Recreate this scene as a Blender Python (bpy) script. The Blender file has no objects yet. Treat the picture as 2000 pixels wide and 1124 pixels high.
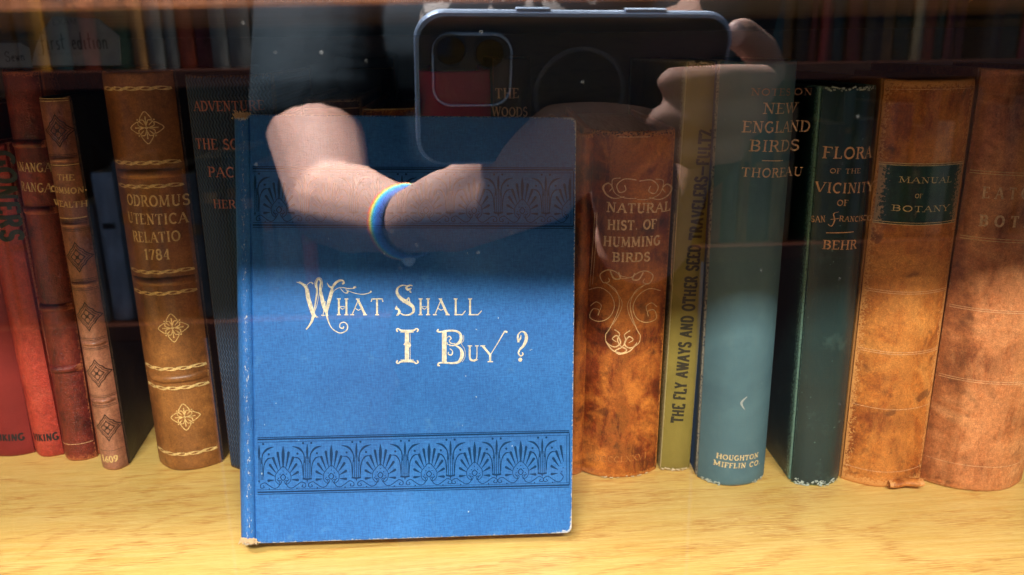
import bpy, math, random
from mathutils import Vector, Matrix
random.seed(7)
SC = bpy.context.scene
COL = SC.collection
# ------------------------------------------------------------------ camera
FPX, CX, CY = 1581., 1000., 562.
PITCH, YAW, ROLL = math.radians(16.3), math.radians(3.9), math.radians(.87)
HC = .207
C = Vector((0, 0, HC))
F = Vector((math.sin(YAW)*math.cos(PITCH), math.cos(YAW)*math.cos(PITCH), -math.sin(PITCH)))
R0 = Vector((math.cos(YAW), -math.sin(YAW), 0)); U0 = R0.cross(F)
RR = math.cos(ROLL)*R0 - math.sin(ROLL)*U0
UU = math.sin(ROLL)*R0 + math.cos(ROLL)*U0
cam = bpy.data.cameras.new('camera'); co = bpy.data.objects.new('camera', cam); COL.objects.link(co)
m = Matrix((RR, UU, -F)).transposed().to_4x4(); m.translation = C
co.matrix_world = m
cam.sensor_width = 36; cam.lens = FPX/2000*36
cam.clip_start = .0004; cam.clip_end = 20
cam.dof.use_dof = True; cam.dof.focus_distance = .35
cam.dof.aperture_fstop = cam.lens/1.9
SC.camera = co
# ------------------------------------------------------------------ light
W = bpy.data.worlds.new("World"); SC.world = W; W.use_nodes = True
W.node_tree.nodes['Background'].inputs[0].default_value = (.40, .60, 1., 1)
W.node_tree.nodes['Background'].inputs[1].default_value = .31
def area(name, loc, target, sx, sy, watts, col):
    l = bpy.data.lights.new(name, 'AREA'); l.shape = 'RECTANGLE'; l.size = sx; l.size_y = sy
    l.energy = watts; l.color = col
    o = bpy.data.objects.new(name, l); COL.objects.link(o); o.location = loc
    o.rotation_euler = (Vector(target)-Vector(loc)).to_track_quat('-Z', 'Y').to_euler()
    return o
area('ceiling_tube', (.0, -.95, 1.20), (.0, .3, .0), 1.0, .13, 94, (1, .93, .82))
pl_ = area('arm_fill_light', (-.40, -.36, 1.16), (-.14, -.32, .1), .36, .2, 21, (1, .88, .84)); pl_.data.spread = math.radians(62)  # added fill lamp, kept narrow to brighten the arm and spare the books
SC.view_settings.view_transform = 'Standard'; SC.view_settings.look = 'None'
SC.view_settings.exposure = 0; SC.view_settings.gamma = 1
SC.cycles.max_bounces = 8; SC.cycles.transparent_max_bounces = 12
GY = .19                                  # the glass pane's plane

def ray(px, py): return F + RR*((px-CX)/FPX) + UU*((CY-py)/FPX)
def floor(px, py, z=0.):
    d = ray(px, py); return C + d*((z-HC)/d.z)
def on_plane(px, py, P0, n):
    d = ray(px, py); return C + d*((P0-C).dot(n)/d.dot(n))
def mir(px, py, dist):                     # where a thing seen in the pane really stands
    P = C + ray(px, py)*dist
    return Vector((P.x, 2*GY-P.y, P.z))

# ------------------------------------------------------------------ node helpers
def srgb(r, g, b):
    f = lambda c: (c/255/12.92) if c/255 < .04045 else ((c/255+.055)/1.055)**2.4
    return (f(r), f(g), f(b), 1)
class NT:
    def __init__(s, name):
        s.m = bpy.data.materials.new(name); s.m.use_nodes = True
        s.t = s.m.node_tree; s.t.nodes.clear()
        s.out = s.n('ShaderNodeOutputMaterial')
    def n(s, t, **k):
        x = s.t.nodes.new(t)
        for a, v in k.items(): setattr(x, a, v)
        return x
    def l(s, a, b): s.t.links.new(a, b)
    def set(s, sock, v):
        if hasattr(v, 'is_linked') or isinstance(v, bpy.types.NodeSocket): s.l(v, sock)
        else: sock.default_value = v
    def coord(s, kind='Object', scale=(1, 1, 1), rot=(0, 0, 0)):
        c = s.n('ShaderNodeTexCoord'); mp = s.n('ShaderNodeMapping')
        mp.inputs['Scale'].default_value = scale; mp.inputs['Rotation'].default_value = rot
        s.l(c.outputs[kind], mp.inputs[0]); return mp.outputs[0]
    def noise(s, vec, scale, detail=4, rough=.55, dist=0):
        x = s.n('ShaderNodeTexNoise'); s.l(vec, x.inputs['Vector'])
        x.inputs['Scale'].default_value = scale; x.inputs['Detail'].default_value = detail
        x.inputs['Roughness'].default_value = rough; x.inputs['Distortion'].default_value = dist
        return x.outputs[0]
    def ramp(s, fac, stops, interp='LINEAR'):
        r = s.n('ShaderNodeValToRGB'); r.color_ramp.interpolation = interp
        e = r.color_ramp.elements
        while len(e) < len(stops): e.new(.5)
        for i, (p, c) in enumerate(stops):
            e[i].position = p
            e[i].color = c if hasattr(c, '__len__') else (c, c, c, 1)
        s.l(fac, r.inputs[0]); return r.outputs[0]
    def mix(s, fac, a, b, mode='MIX'):
        x = s.n('ShaderNodeMix', data_type='RGBA', blend_type=mode)
        s.set(x.inputs[0], fac); s.set(x.inputs[6], a); s.set(x.inputs[7], b); return x.outputs[2]
    def math(s, op, a, b=0.):
        x = s.n('ShaderNodeMath', operation=op); s.set(x.inputs[0], a); s.set(x.inputs[1], b); return x.outputs[0]
    def bump(s, h, dist, strength=1., prev=None):
        b = s.n('ShaderNodeBump'); b.inputs['Distance'].default_value = dist
        b.inputs['Strength'].default_value = strength; s.l(h, b.inputs['Height'])
        if prev is not None: s.l(prev, b.inputs['Normal'])
        return b.outputs[0]
    def bsdf(s, col, rough=.6, metal=0., spec=.5, normal=None, sss=0.):
        b = s.n('ShaderNodeBsdfPrincipled')
        s.set(b.inputs['Base Color'], col); s.set(b.inputs['Roughness'], rough)
        s.set(b.inputs['Metallic'], metal); b.inputs['Specular IOR Level'].default_value = spec
        if sss: b.inputs['Subsurface Weight'].default_value = sss; b.inputs['Subsurface Scale'].default_value = .004
        if normal is not None: s.l(normal, b.inputs['Normal'])
        s.l(b.outputs[0], s.out.inputs[0]); return b
    def edge(s, width, thr, nscale=900):
        """1 near the worn borders of a UV-mapped piece, broken up by noise"""
        uv = s.n('ShaderNodeTexCoord'); sep = s.n('ShaderNodeSeparateXYZ'); s.l(uv.outputs['UV'], sep.inputs[0])
        u, v = sep.outputs[0], sep.outputs[1]
        du = s.math('MINIMUM', u, s.math('SUBTRACT', 1., u)); dv = s.math('MULTIPLY', s.math('MINIMUM', v, s.math('SUBTRACT', 1., v)), 6.)
        d = s.math('MINIMUM', du, dv)
        e = s.math('MAXIMUM', s.math('SUBTRACT', 1., s.math('DIVIDE', d, width)), 0.)
        nz = s.noise(s.coord(), nscale, 5, .7)
        return s.ramp(s.math('ADD', s.math('MULTIPLY', e, .5), s.math('MULTIPLY', nz, 1.)), [(thr, 0.), (min(1, thr+.08), 1.)])
def plain(name, col, rough=.6, metal=0., spec=.5):
    t = NT(name); t.bsdf(col, rough, metal, spec); return t.m
def leather(name, dark, mid, light, rough=.55, grain=.0002, spots=None, wear=(.2, .82), wearcol=(.5, .3, .15, 1), streak=0., seed=0.):
    t = NT(name); co_ = t.coord(); vec = co_
    if seed:
        mp = t.n('ShaderNodeMapping'); mp.inputs['Location'].default_value = (seed, seed*.7, seed*1.3); t.l(co_, mp.inputs[0]); vec = mp.outputs[0]
    big = t.noise(vec, 38, 6, .62, .6)
    col = t.ramp(big, [(.36, dark), (.5, mid), (.66, light)])
    fine = t.noise(vec, 420, 6, .7)
    col = t.mix(.5, col, t.ramp(fine, [(.32, (.30, .28, .26, 1)), (.68, (1.5, 1.45, 1.4, 1))]), 'MULTIPLY')
    uvc = t.n('ShaderNodeTexCoord'); sp_ = t.n('ShaderNodeSeparateXYZ'); t.l(uvc.outputs['UV'], sp_.inputs[0])
    dd = t.math('MULTIPLY', t.math('ABSOLUTE', t.math('SUBTRACT', sp_.outputs[0], .52)), 2.)
    rubn = t.noise(t.coord(scale=(1, 1, .3)), 170, 6, .75, .4)
    rb_ = t.ramp(t.math('SUBTRACT', t.math('ADD', rubn, .18), t.math('MULTIPLY', dd, .26)), [(.54, 0.), (.66, 1.)])
    col = t.mix(t.math('MULTIPLY', rb_, .32), col, light)
    col = t.mix(t.math('MULTIPLY', t.ramp(dd, [(.6, 0.), (1., 1.)]), .55), col, dark)
    f2 = t.noise(vec, 1500, 4, .7); col = t.mix(.6, col, t.ramp(f2, [(.34, (.55, .5, .46, 1)), (.66, (1.4, 1.36, 1.3, 1))]), 'MULTIPLY')
    if spots:
        sp = t.ramp(t.noise(vec, 95, 3, .5, .3), [(.62, 0.), (.70, 1.)]); col = t.mix(t.math('MULTIPLY', sp, spots[1]), col, spots[0])
    cr = t.noise(t.coord(scale=(1, 1, .35)), 260, 5, .75)
    crm = t.ramp(cr, [(.63, 0.), (.74, 1.)]); col = t.mix(t.math('MULTIPLY', crm, .45), col, wearcol)
    w = t.edge(*wear); col = t.mix(t.math('MULTIPLY', w, .8), col, wearcol)
    ck = t.noise(t.coord(scale=(1, 1, .10)), 330, 6, .8, .5); col = t.mix(t.math('MULTIPLY', t.ramp(ck, [(.60, 0.), (.68, 1.)]), .4), col, dark)
    v = t.n('ShaderNodeTexVoronoi'); v.feature = 'DISTANCE_TO_EDGE'; v.inputs['Scale'].default_value = 950; t.l(vec, v.inputs['Vector'])
    n1 = t.bump(v.outputs[0], grain, .5); n2 = t.bump(fine, grain*2, .5, n1)
    rg = t.ramp(big, [(.3, rough-.12), (.7, rough+.12)])
    t.bsdf(col, rg, normal=n2); return t.m
def cloth(name, dark, light, rough=.75, weave=1500, wear=(.1, .86), wearcol=(.6, .62, .6, 1), specks=.0, spec=.35, ripple=False, along=True, fleck=(.7, .78, .85, 1)):
    t = NT(name); vec = t.coord()
    big = t.noise(vec, 30, 5, .6, .3); col = t.ramp(big, [(.3, dark), (.7, light)])
    th = t.noise(t.coord(scale=(1, 1, .18)), weave, 3, .6); th2 = t.noise(t.coord(scale=(.15, 1, 1)), weave, 3, .6)
    wv = t.math('ADD', th, th2)
    col = t.mix(.55, col, t.ramp(wv, [(.38, (.7, .7, .72, 1)), (.62, (1.25, 1.25, 1.22, 1))]), 'MULTIPLY')
    if specks:
        sp = t.ramp(t.noise(vec, 520, 2, .5), [(.735, 0.), (.765, 1.)]); col = t.mix(t.math('MULTIPLY', sp, specks), col, fleck)
        sm = t.ramp(t.noise(vec, 75, 6, .7), [(.55, 0.), (.8, 1.)]); col = t.mix(t.math('MULTIPLY', sm, specks*.35), col, fleck)
    w = t.edge(*wear); col = t.mix(w, col, wearcol)
    n1 = t.bump(wv, .00018, .5)
    if ripple:
        wt = t.n('ShaderNodeTexWave'); wt.wave_type = 'BANDS'; wt.bands_direction = 'X'
        mp = t.n('ShaderNodeMapping'); c = t.n('ShaderNodeTexCoord')
        sx = t.n('ShaderNodeSeparateXYZ'); t.l(c.outputs['Object'], sx.inputs[0])
        sn = t.math('MULTIPLY', t.math('SINE', t.math('MULTIPLY', sx.outputs[2], 1900.), 0.), .00035)
        x2 = t.math('ADD', sx.outputs[0], sn); cb = t.n('ShaderNodeCombineXYZ'); t.l(x2, cb.inputs[0])
        t.l(cb.outputs[0], wt.inputs['Vector']); wt.inputs['Scale'].default_value = 210
        wt.inputs['Distortion'].default_value = 0
        n1 = t.bump(wt.outputs[1], .0006, 1., n1)
        col = t.mix(t.math('MULTIPLY', t.ramp(wt.outputs[1], [(.4, 1.), (.75, 0.)]), .55), col, (.008, .01, .014, 1))
    t.bsdf(col, rough, spec=spec, normal=n1); return t.m

def foil(name, col, rough=.38, metal=.85, break_=.0):
    t = NT(name); vec = t.coord(); nz = t.noise(vec, 700, 4, .6)
    c = t.mix(t.ramp(nz, [(.35, 0.), (.65, 1.)]), tuple(x*.55 for x in col[:3])+(1,), col)
    t.bsdf(c, rough, metal); return t.m

M = {}
GOLD = foil('gold foil', srgb(252, 216, 146), .4, .2); DULLGOLD = foil('tarnished gold', srgb(246, 190, 138), .5, .1)
PALEGOLD = foil('pale gilt', srgb(240, 222, 176), .5, .35)
INK = plain('black ink', srgb(20, 20, 24), .5)
# ------------------------------------------------------------------ mesh helpers
def tag(o, label=None, cat=None, group=None, kind=None):
    for k, v in (('label', label), ('category', cat), ('group', group), ('kind', kind)):
        if v: o[k] = v
    return o
def empty(name, loc=(0, 0, 0), label=None, cat=None, group=None, mat=None):
    o = bpy.data.objects.new(name, None); COL.objects.link(o); o.empty_display_size = .02
    if mat is not None: o.matrix_world = mat
    else: o.location = loc
    return tag(o, label, cat, group)
def mk(name, V, Fc, mat, parent=None, smooth=False, uv=None, bevel=0, tags=None, mats=None, midx=None):
    me = bpy.data.meshes.new(name); me.from_pydata([tuple(v) for v in V], [], Fc); me.update()
    if uv:
        ul = me.uv_layers.new(name='uv')
        for lp in me.loops: ul.data[lp.index].uv = uv[lp.vertex_index]
    for mm in (mats or [mat]): me.materials.append(mm)
    if midx:
        for p, i in zip(me.polygons, midx): p.material_index = i
    if smooth:
        for p in me.polygons: p.use_smooth = True
    o = bpy.data.objects.new(name, me); COL.objects.link(o)
    if parent: o.parent = parent
    if bevel:
        b = o.modifiers.new('bevel', 'BEVEL'); b.width = bevel; b.segments = 2; b.limit_method = 'ANGLE'
    return o
def boxvf(x0, x1, y0, y1, z0, z1):
    V = [(x, y, z) for x in (x0, x1) for y in (y0, y1) for z in (z0, z1)]
    Fc = [(0, 1, 3, 2), (4, 6, 7, 5), (0, 4, 5, 1), (2, 3, 7, 6), (0, 2, 6, 4), (1, 5, 7, 3)]
    return V, Fc
def box(name, x0, x1, y0, y1, z0, z1, mat, parent=None, bevel=.0004):
    V, Fc = boxvf(x0, x1, y0, y1, z0, z1)
    uv = []
    for (x, y, z) in V: uv.append(((y-y0)/(y1-y0), (z-z0)/(z1-z0)))
    return mk(name, V, Fc, mat, parent, uv=uv, bevel=bevel)
def grid(name, fn, nu, nv, mat, parent=None, uvs=True, smooth=True):
    V = []; uv = []; Fc = []
    for j in range(nv+1):
        for i in range(nu+1):
            V.append(fn(i/nu, j/nv)); uv.append((i/nu, j/nv))
    for j in range(nv):
        for i in range(nu):
            a = j*(nu+1)+i; Fc.append((a, a+1, a+nu+2, a+nu+1))
    return mk(name, V, Fc, mat, parent, smooth, uv)
def catmull(P, n=6):
    if len(P) < 3: return P
    Q = [P[0]]+list(P)+[P[-1]]; out = []
    for i in range(1, len(Q)-2):
        p0, p1, p2, p3 = Q[i-1:i+3]
        for k in range(n):
            t = k/n
            out.append(tuple(.5*((2*p1[j])+(-p0[j]+p2[j])*t+(2*p0[j]-5*p1[j]+4*p2[j]-p3[j])*t*t+(-p0[j]+3*p1[j]-3*p2[j]+p3[j])*t**3) for j in range(len(p1))))
    out.append(tuple(P[-1])); return out
class Ink:
    """collects flat strokes (2-D points with a width each) and lays them on a surface"""
    def __init__(s, seg=.0007): s.V = []; s.F = []; s.seg = seg
    def stroke(s, P, w, smooth=False, closed=False):
        if not hasattr(w, '__len__'): w = [w]*len(P)
        P = [(p[0], p[1], ww) for p, ww in zip(P, w)]
        if smooth: P = catmull(P)
        if s.seg:
            Q = [P[0]]
            for a, c in zip(P, P[1:]):
                k = int(math.hypot(c[0]-a[0], c[1]-a[1])/s.seg)+1
                for i in range(1, k+1): Q.append(tuple(a[j]+(c[j]-a[j])*i/k for j in range(3)))
            P = Q
        n = len(P); b = len(s.V)
        for i in range(n):
            a = P[max(i-1, 0)]; c = P[min(i+1, n-1)]
            if closed: a = P[(i-1) % (n-1)] if i else P[n-2]; c = P[(i+1) % n] if i < n-1 else P[1]
            dx, dy = c[0]-a[0], c[1]-a[1]; L = math.hypot(dx, dy) or 1
            nx, ny = -dy/L, dx/L; k = 1.
            if 0 < i < n-1:
                ex, ey = P[i][0]-a[0], P[i][1]-a[1]; el = math.hypot(ex, ey) or 1
                k = 1/max(.55, abs((ex*dx+ey*dy)/(el*L)))
            x, y, ww = P[i]; ww = ww*.5*k
            s.V += [(x+nx*ww, y+ny*ww, 0), (x, y, 1), (x-nx*ww, y-ny*ww, 0)]
            if i:
                q = b+3*i; s.F += [(q-3, q, q+1, q-2), (q-2, q+1, q+2, q-1)]
    def dot(s, x, y, r, ry=None):
        b = len(s.V); ry = ry or r
        s.V.append((x, y, 1))
        for k in range(8): s.V.append((x+r*math.cos(k*math.pi/4), y+ry*math.sin(k*math.pi/4), 0))
        for k in range(8): s.F.append((b, b+1+k, b+1+(k+1) % 8))
    def build(s, name, mat, parent, fn, base=.00012, ridge=.00006):
        V = [fn(x, y, base+ridge*c) for x, y, c in s.V]
        return mk(name, V, s.F, mat, parent, smooth=True)
def arc(cx, cy, rx, ry, a0, a1, n=10):
    return [(cx+rx*math.cos(math.radians(a0+(a1-a0)*i/n)), cy+ry*math.sin(math.radians(a0+(a1-a0)*i/n))) for i in range(n+1)]
# ------------------------------------------------------------------ a drawn alphabet (K thick, t thin, S serif)
def _g():
    G = {}; K, t = 'K', 't'
    G['A'] = (.8, [(t, [(.05, 0), (.4, 1)]), (K, [(.4, 1), (.74, 0)]), (t, [(.17, .36), (.6, .36)])], [(.05, 0), (.74, 0)])
    G['B'] = (.68, [(K, [(.14, 0), (.14, 1)]), (t, [(.14, .97), (.36, .97)]), (K, arc(.36, .75, .2, .22, 90, -90)), (t, [(.36, .53), (.14, .53)]), (K, arc(.36, .28, .25, .25, 90, -90)), (t, [(.36, .03), (.14, .03)])], [(.1, 0), (.1, 1)])
    G['C'] = (.76, [(K, arc(.42, .5, .34, .48, 50, 310, 16)), (t, [(.66, .98), (.64, .72)])], [])
    G['D'] = (.8, [(K, [(.14, 0), (.14, 1)]), (t, [(.14, .97), (.34, .97)]), (K, arc(.34, .5, .38, .47, 90, -90, 14)), (t, [(.34, .03), (.14, .03)])], [(.1, 0), (.1, 1)])
    G['E'] = (.64, [(K, [(.14, 0), (.14, 1)]), (t, [(.14, .97), (.58, .97), (.58, .8)]), (t, [(.14, .52), (.46, .52)]), (t, [(.14, .03), (.6, .03), (.6, .22)])], [(.1, 0), (.1, 1)])
    G['F'] = (.6, [(K, [(.14, 0), (.14, 1)]), (t, [(.14, .97), (.56, .97), (.56, .8)]), (t, [(.14, .52), (.44, .52)])], [(.14, 0), (.1, 1)])
    G['G'] = (.8, [(K, arc(.42, .5, .34, .48, 50, 330, 16)), (t, [(.5, .44), (.74, .44)]), (K, [(.68, .44), (.68, .1)])], [])
    G['H'] = (.84, [(K, [(.16, 0), (.16, 1)]), (K, [(.68, 0), (.68, 1)]), (t, [(.16, .52), (.68, .52)])], [(.16, 0), (.16, 1), (.68, 0), (.68, 1)])
    G['I'] = (.36, [(K, [(.18, 0), (.18, 1)])], [(.18, 0), (.18, 1)])
    G['K'] = (.76, [(K, [(.16, 0), (.16, 1)]), (t, [(.64, 1), (.18, .45)]), (K, [(.32, .58), (.68, 0)])], [(.16, 0), (.16, 1), (.66, 1), (.68, 0)])
    G['L'] = (.62, [(K, [(.16, 0), (.16, 1)]), (t, [(.14, .03), (.58, .03), (.58, .24)])], [(.14, 0), (.16, 1)])
    G['M'] = (1.0, [(t, [(.14, 0), (.16, 1)]), (K, [(.16, 1), (.48, .08)]), (t, [(.48, .08), (.8, 1)]), (K, [(.8, 1), (.84, 0)])], [(.14, 0), (.14, 1), (.82, 1), (.84, 0)])
    G['N'] = (.84, [(t, [(.16, 0), (.16, 1)]), (K, [(.16, 1), (.68, 0)]), (t, [(.68, 0), (.68, 1)])], [(.16, 0), (.12, 1), (.68, 1)])
    G['O'] = (.84, [(K, arc(.42, .5, .34, .47, 0, 360, 20))], [])
    G['P'] = (.66, [(K, [(.14, 0), (.14, 1)]), (t, [(.14, .97), (.36, .97)]), (K, arc(.36, .72, .24, .25, 90, -90)), (t, [(.36, .47), (.14, .47)])], [(.14, 0), (.1, 1)])
    G['Q'] = (.84, [(K, arc(.42, .5, .34, .47, 0, 360, 20)), (K, [(.45, .2), (.75, -.12)])], [])
    G['R'] = (.76, [(K, [(.14, 0), (.14, 1)]), (t, [(.14, .97), (.36, .97)]), (K, arc(.36, .74, .22, .23, 90, -90)), (t, [(.36, .51), (.14, .51)]), (K, [(.36, .51), (.68, 0)])], [(.14, 0), (.1, 1), (.7, 0)])
    G['S'] = (.62, [(K, arc(.32, .74, .21, .23, 40, 270, 10)+arc(.32, .26, .23, .25, 90, -140, 10)[1:]), (t, [(.52, .97), (.5, .76)]), (t, [(.1, .26), (.09, .02)])], [])
    G['T'] = (.74, [(K, [(.37, 0), (.37, 1)]), (t, [(.06, .78), (.06, .97), (.68, .97), (.68, .78)])], [(.37, 0)])
    G['U'] = (.82, [(K, [(.18, 1), (.18, .3)]+arc(.42, .28, .24, .26, 180, 360, 8)[1:-1]), (t, [(.66, .28), (.66, 1)])], [(.18, 1), (.66, 1)])
    G['V'] = (.8, [(K, [(.08, 1), (.4, 0)]), (t, [(.4, 0), (.72, 1)])], [(.08, 1), (.72, 1)])
    G['W'] = (1.1, [(K, [(.08, 1), (.34, 0)]), (t, [(.34, 0), (.56, 1)]), (K, [(.56, 1), (.8, 0)]), (t, [(.8, 0), (1.04, 1)])], [(.08, 1), (.56, 1), (1.04, 1)])
    G['X'] = (.8, [(K, [(.08, 1), (.72, 0)]), (t, [(.72, 1), (.08, 0)])], [(.08, 1), (.72, 1), (.08, 0), (.72, 0)])
    G['Y'] = (.78, [(K, [(.08, 1), (.39, .45), (.39, 0)]), (t, [(.72, 1), (.39, .45)])], [(.08, 1), (.72, 1), (.39, 0)])
    G['Z'] = (.68, [(t, [(.1, .78), (.1, .97), (.6, .97)]), (K, [(.6, .97), (.08, .03)]), (t, [(.08, .03), (.6, .03), (.6, .22)])], [])
    G['.'] = (.26, [(K, [(.08, .06), (.2, .06)])], [])
    G['-'] = (.4, [(K, [(.06, .45), (.36, .45)])], [])
    G['_'] = (1.1, [(K, [(.03, .45), (1.07, .45)])], [])
    G["'"] = (.22, [(t, [(.12, 1.0), (.08, .75)])], [])
    G[' '] = (.42, [], [])
    G['0'] = (.66, [(K, arc(.33, .5, .25, .47, 0, 360, 18))], [])
    G['1'] = (.4, [(K, [(.2, 0), (.2, 1), (.06, .85)])], [(.2, 0)])
    G['6'] = (.64, [(K, [(.52, .95), (.28, .75), (.1, .35)]), (K, arc(.32, .28, .22, .26, 0, 360, 14))], [])
    G['9'] = (.64, [(K, [(.12, .05), (.38, .25), (.54, .65)]), (K, arc(.32, .72, .22, .26, 0, 360, 14))], [])
    G['7'] = (.6, [(t, [(.06, .78), (.08, .97), (.54, .97)]), (K, [(.54, .97), (.24, 0)])], [])
    G['8'] = (.64, [(K, arc(.32, .75, .19, .22, 0, 360, 14)), (K, arc(.32, .27, .24, .26, 0, 360, 14))], [])
    G['4'] = (.66, [(t, [(.5, .28), (.06, .28), (.42, 1)]), (K, [(.42, 1), (.42, 0)])], [(.42, 0)])
    G['2'] = (.6, [(K, arc(.3, .72, .22, .25, 160, -30, 8)+[(.08, .04), (.56, .04)])], [])
    return G
GL = _g()
def text_width(s, gap=.1): return sum(GL[c][0]+gap for c in s)-gap
def write(ink, s, p0, p1, cap, thick=.16, thin=.07, serif=.11, gap=.1, squeeze=True):
    """letters from p0 to p1 along the line between them; cap = height"""
    dx, dy = p1[0]-p0[0], p1[1]-p0[1]; L = math.hypot(dx, dy); ux, uy = dx/L, dy/L; vx, vy = -uy, ux
    sx = L/text_width(s, gap); x = 0
    for ch in s:
        w, st, sf = GL[ch]
        def T(p): return (p0[0]+ux*(x+p[0])*sx+vx*p[1]*cap, p0[1]+uy*(x+p[0])*sx+vy*p[1]*cap)
        sc = min(cap, sx*1.1)
        for k, P in st:
            ink.stroke([T(p) for p in P], (thick if k == 'K' else thin)*sc, closed=(P[0] == P[-1] and len(P) > 4) or (ch in 'O0' ))
        if serif:
            for (a, b) in sf:
                ink.stroke([T((a-serif-.03, b)), T((a+serif+.03, b))], thin*sc)
        x += w+gap
def spiral(cx, cy, r0, r1, a0, turns, n=18, sy=1):
    return [(cx+(r0+(r1-r0)*i/n)*math.cos(math.radians(a0+360*turns*i/n)), cy+sy*(r0+(r1-r0)*i/n)*math.sin(math.radians(a0+360*turns*i/n))) for i in range(n+1)]

# ------------------------------------------------------------------ the bookcase
def oak(name, c1, c2, c3, axis=0, dark=1.):
    t = NT(name)
    big = t.noise(t.coord(scale=(2.2, 9, 9)), 1.6, 3, .5, 1.6)
    rings = t.math('FRACT', t.math('MULTIPLY', big, 8.))
    rr = t.ramp(rings, [(0., .05), (.4, .2), (.62, 1.), (.8, .35), (1., .05)])
    p1 = t.ramp(t.noise(t.coord(scale=(36, 1000, 120)), 2.2, 4, .6), [(.49, 0.), (.57, 1.)])
    pores = t.noise(t.coord(scale=(90, 2200, 300)), 1.8, 3, .6); p2 = t.ramp(pores, [(.52, 0.), (.60, 1.)])
    streak = t.noise(t.coord(scale=(6, 150, 60)), 3, 5, .7)
    col = t.mix(t.ramp(streak, [(.36, 0.), (.64, 1.)]), c1, c2)
    zone = t.math('ADD', t.math('MULTIPLY', rr, .85), .12)
    col = t.mix(t.math('MULTIPLY', p1, zone), col, c3)
    col = t.mix(t.math('MULTIPLY', p2, t.math('ADD', t.math('MULTIPLY', rr, .45), .28)), col, c3)
    soft = t.ramp(t.noise(t.coord(), 7, 3, .5), [(.3, (.9, .88, .8, 1)), (.7, (1.06, 1.06, 1.06, 1))])
    col = t.mix(1., col, soft, 'MULTIPLY')
    n = t.bump(pores, .0002, .35)
    t.bsdf(col, t.ramp(streak, [(.3, .30), (.7, .46)]), normal=n); return t.m
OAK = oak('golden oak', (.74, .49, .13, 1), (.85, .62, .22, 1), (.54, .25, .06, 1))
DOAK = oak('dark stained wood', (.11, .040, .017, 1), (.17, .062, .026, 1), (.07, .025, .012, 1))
DARKW = oak('shade dark wood', (.03, .018, .013, 1), (.04, .024, .017, 1), (.02, .012, .01, 1))  # shade under the upper shelf is put into this near-black colour
case = empty('bookcase', (0, .2, 0), 'glazed oak bookcase whose bright yellow shelf carries the row of old books', 'bookcase')
def cpart(name, x0, x1, y0, y1, z0, z1, mat, bevel=.001):
    return box(name, x0, x1, y0-.2, y1-.2, z0, z1, mat, case, bevel)
cpart('shelf_board', -.62, .80, .2005, .60, -.022, 0, OAK)
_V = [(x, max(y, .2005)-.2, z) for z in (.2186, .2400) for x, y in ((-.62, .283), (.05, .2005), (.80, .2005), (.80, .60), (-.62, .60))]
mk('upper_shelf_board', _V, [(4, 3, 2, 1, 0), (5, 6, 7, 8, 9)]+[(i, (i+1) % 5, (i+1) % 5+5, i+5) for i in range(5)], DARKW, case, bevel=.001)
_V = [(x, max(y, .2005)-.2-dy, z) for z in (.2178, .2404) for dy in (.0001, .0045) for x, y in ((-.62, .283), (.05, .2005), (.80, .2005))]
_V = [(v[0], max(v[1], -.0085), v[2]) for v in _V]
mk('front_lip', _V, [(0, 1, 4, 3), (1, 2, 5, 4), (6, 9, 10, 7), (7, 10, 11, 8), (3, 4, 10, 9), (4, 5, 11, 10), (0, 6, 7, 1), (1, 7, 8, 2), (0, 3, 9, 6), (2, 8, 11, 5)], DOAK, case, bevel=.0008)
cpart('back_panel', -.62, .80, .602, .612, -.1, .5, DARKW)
cpart('side_panel', -.645, -.622, .2005, .612, -.1, .5, DOAK)
cpart('side_panel', .802, .825, .2005, .612, -.1, .5, DOAK)
def glassmat():
    t = NT('pane glass'); g = t.n('ShaderNodeNewGeometry'); fr = t.n('ShaderNodeFresnel')
    ior = 1.95
    t.set(fr.inputs[0], t.math('ADD', t.math('MULTIPLY', g.outputs['Backfacing'], 1/ior-ior), ior))
    tr = t.n('ShaderNodeBsdfTransparent'); tr.inputs[0].default_value = (.985, .992, .99, 1)
    gl = t.n('ShaderNodeBsdfGlossy'); gl.inputs['Roughness'].default_value = 0; gl.inputs[0].default_value = (.86, .95, 1, 1)
    mx = t.n('ShaderNodeMixShader'); t.l(fr.outputs[0], mx.inputs[0]); t.l(tr.outputs[0], mx.inputs[1]); t.l(gl.outputs[0], mx.inputs[2])
    t.l(mx.outputs[0], t.out.inputs[0]); return t.m
cpart('glass_pane', -.62, .80, GY-.0006, GY+.0006, -.12, .62, glassmat(), 0)

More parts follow.
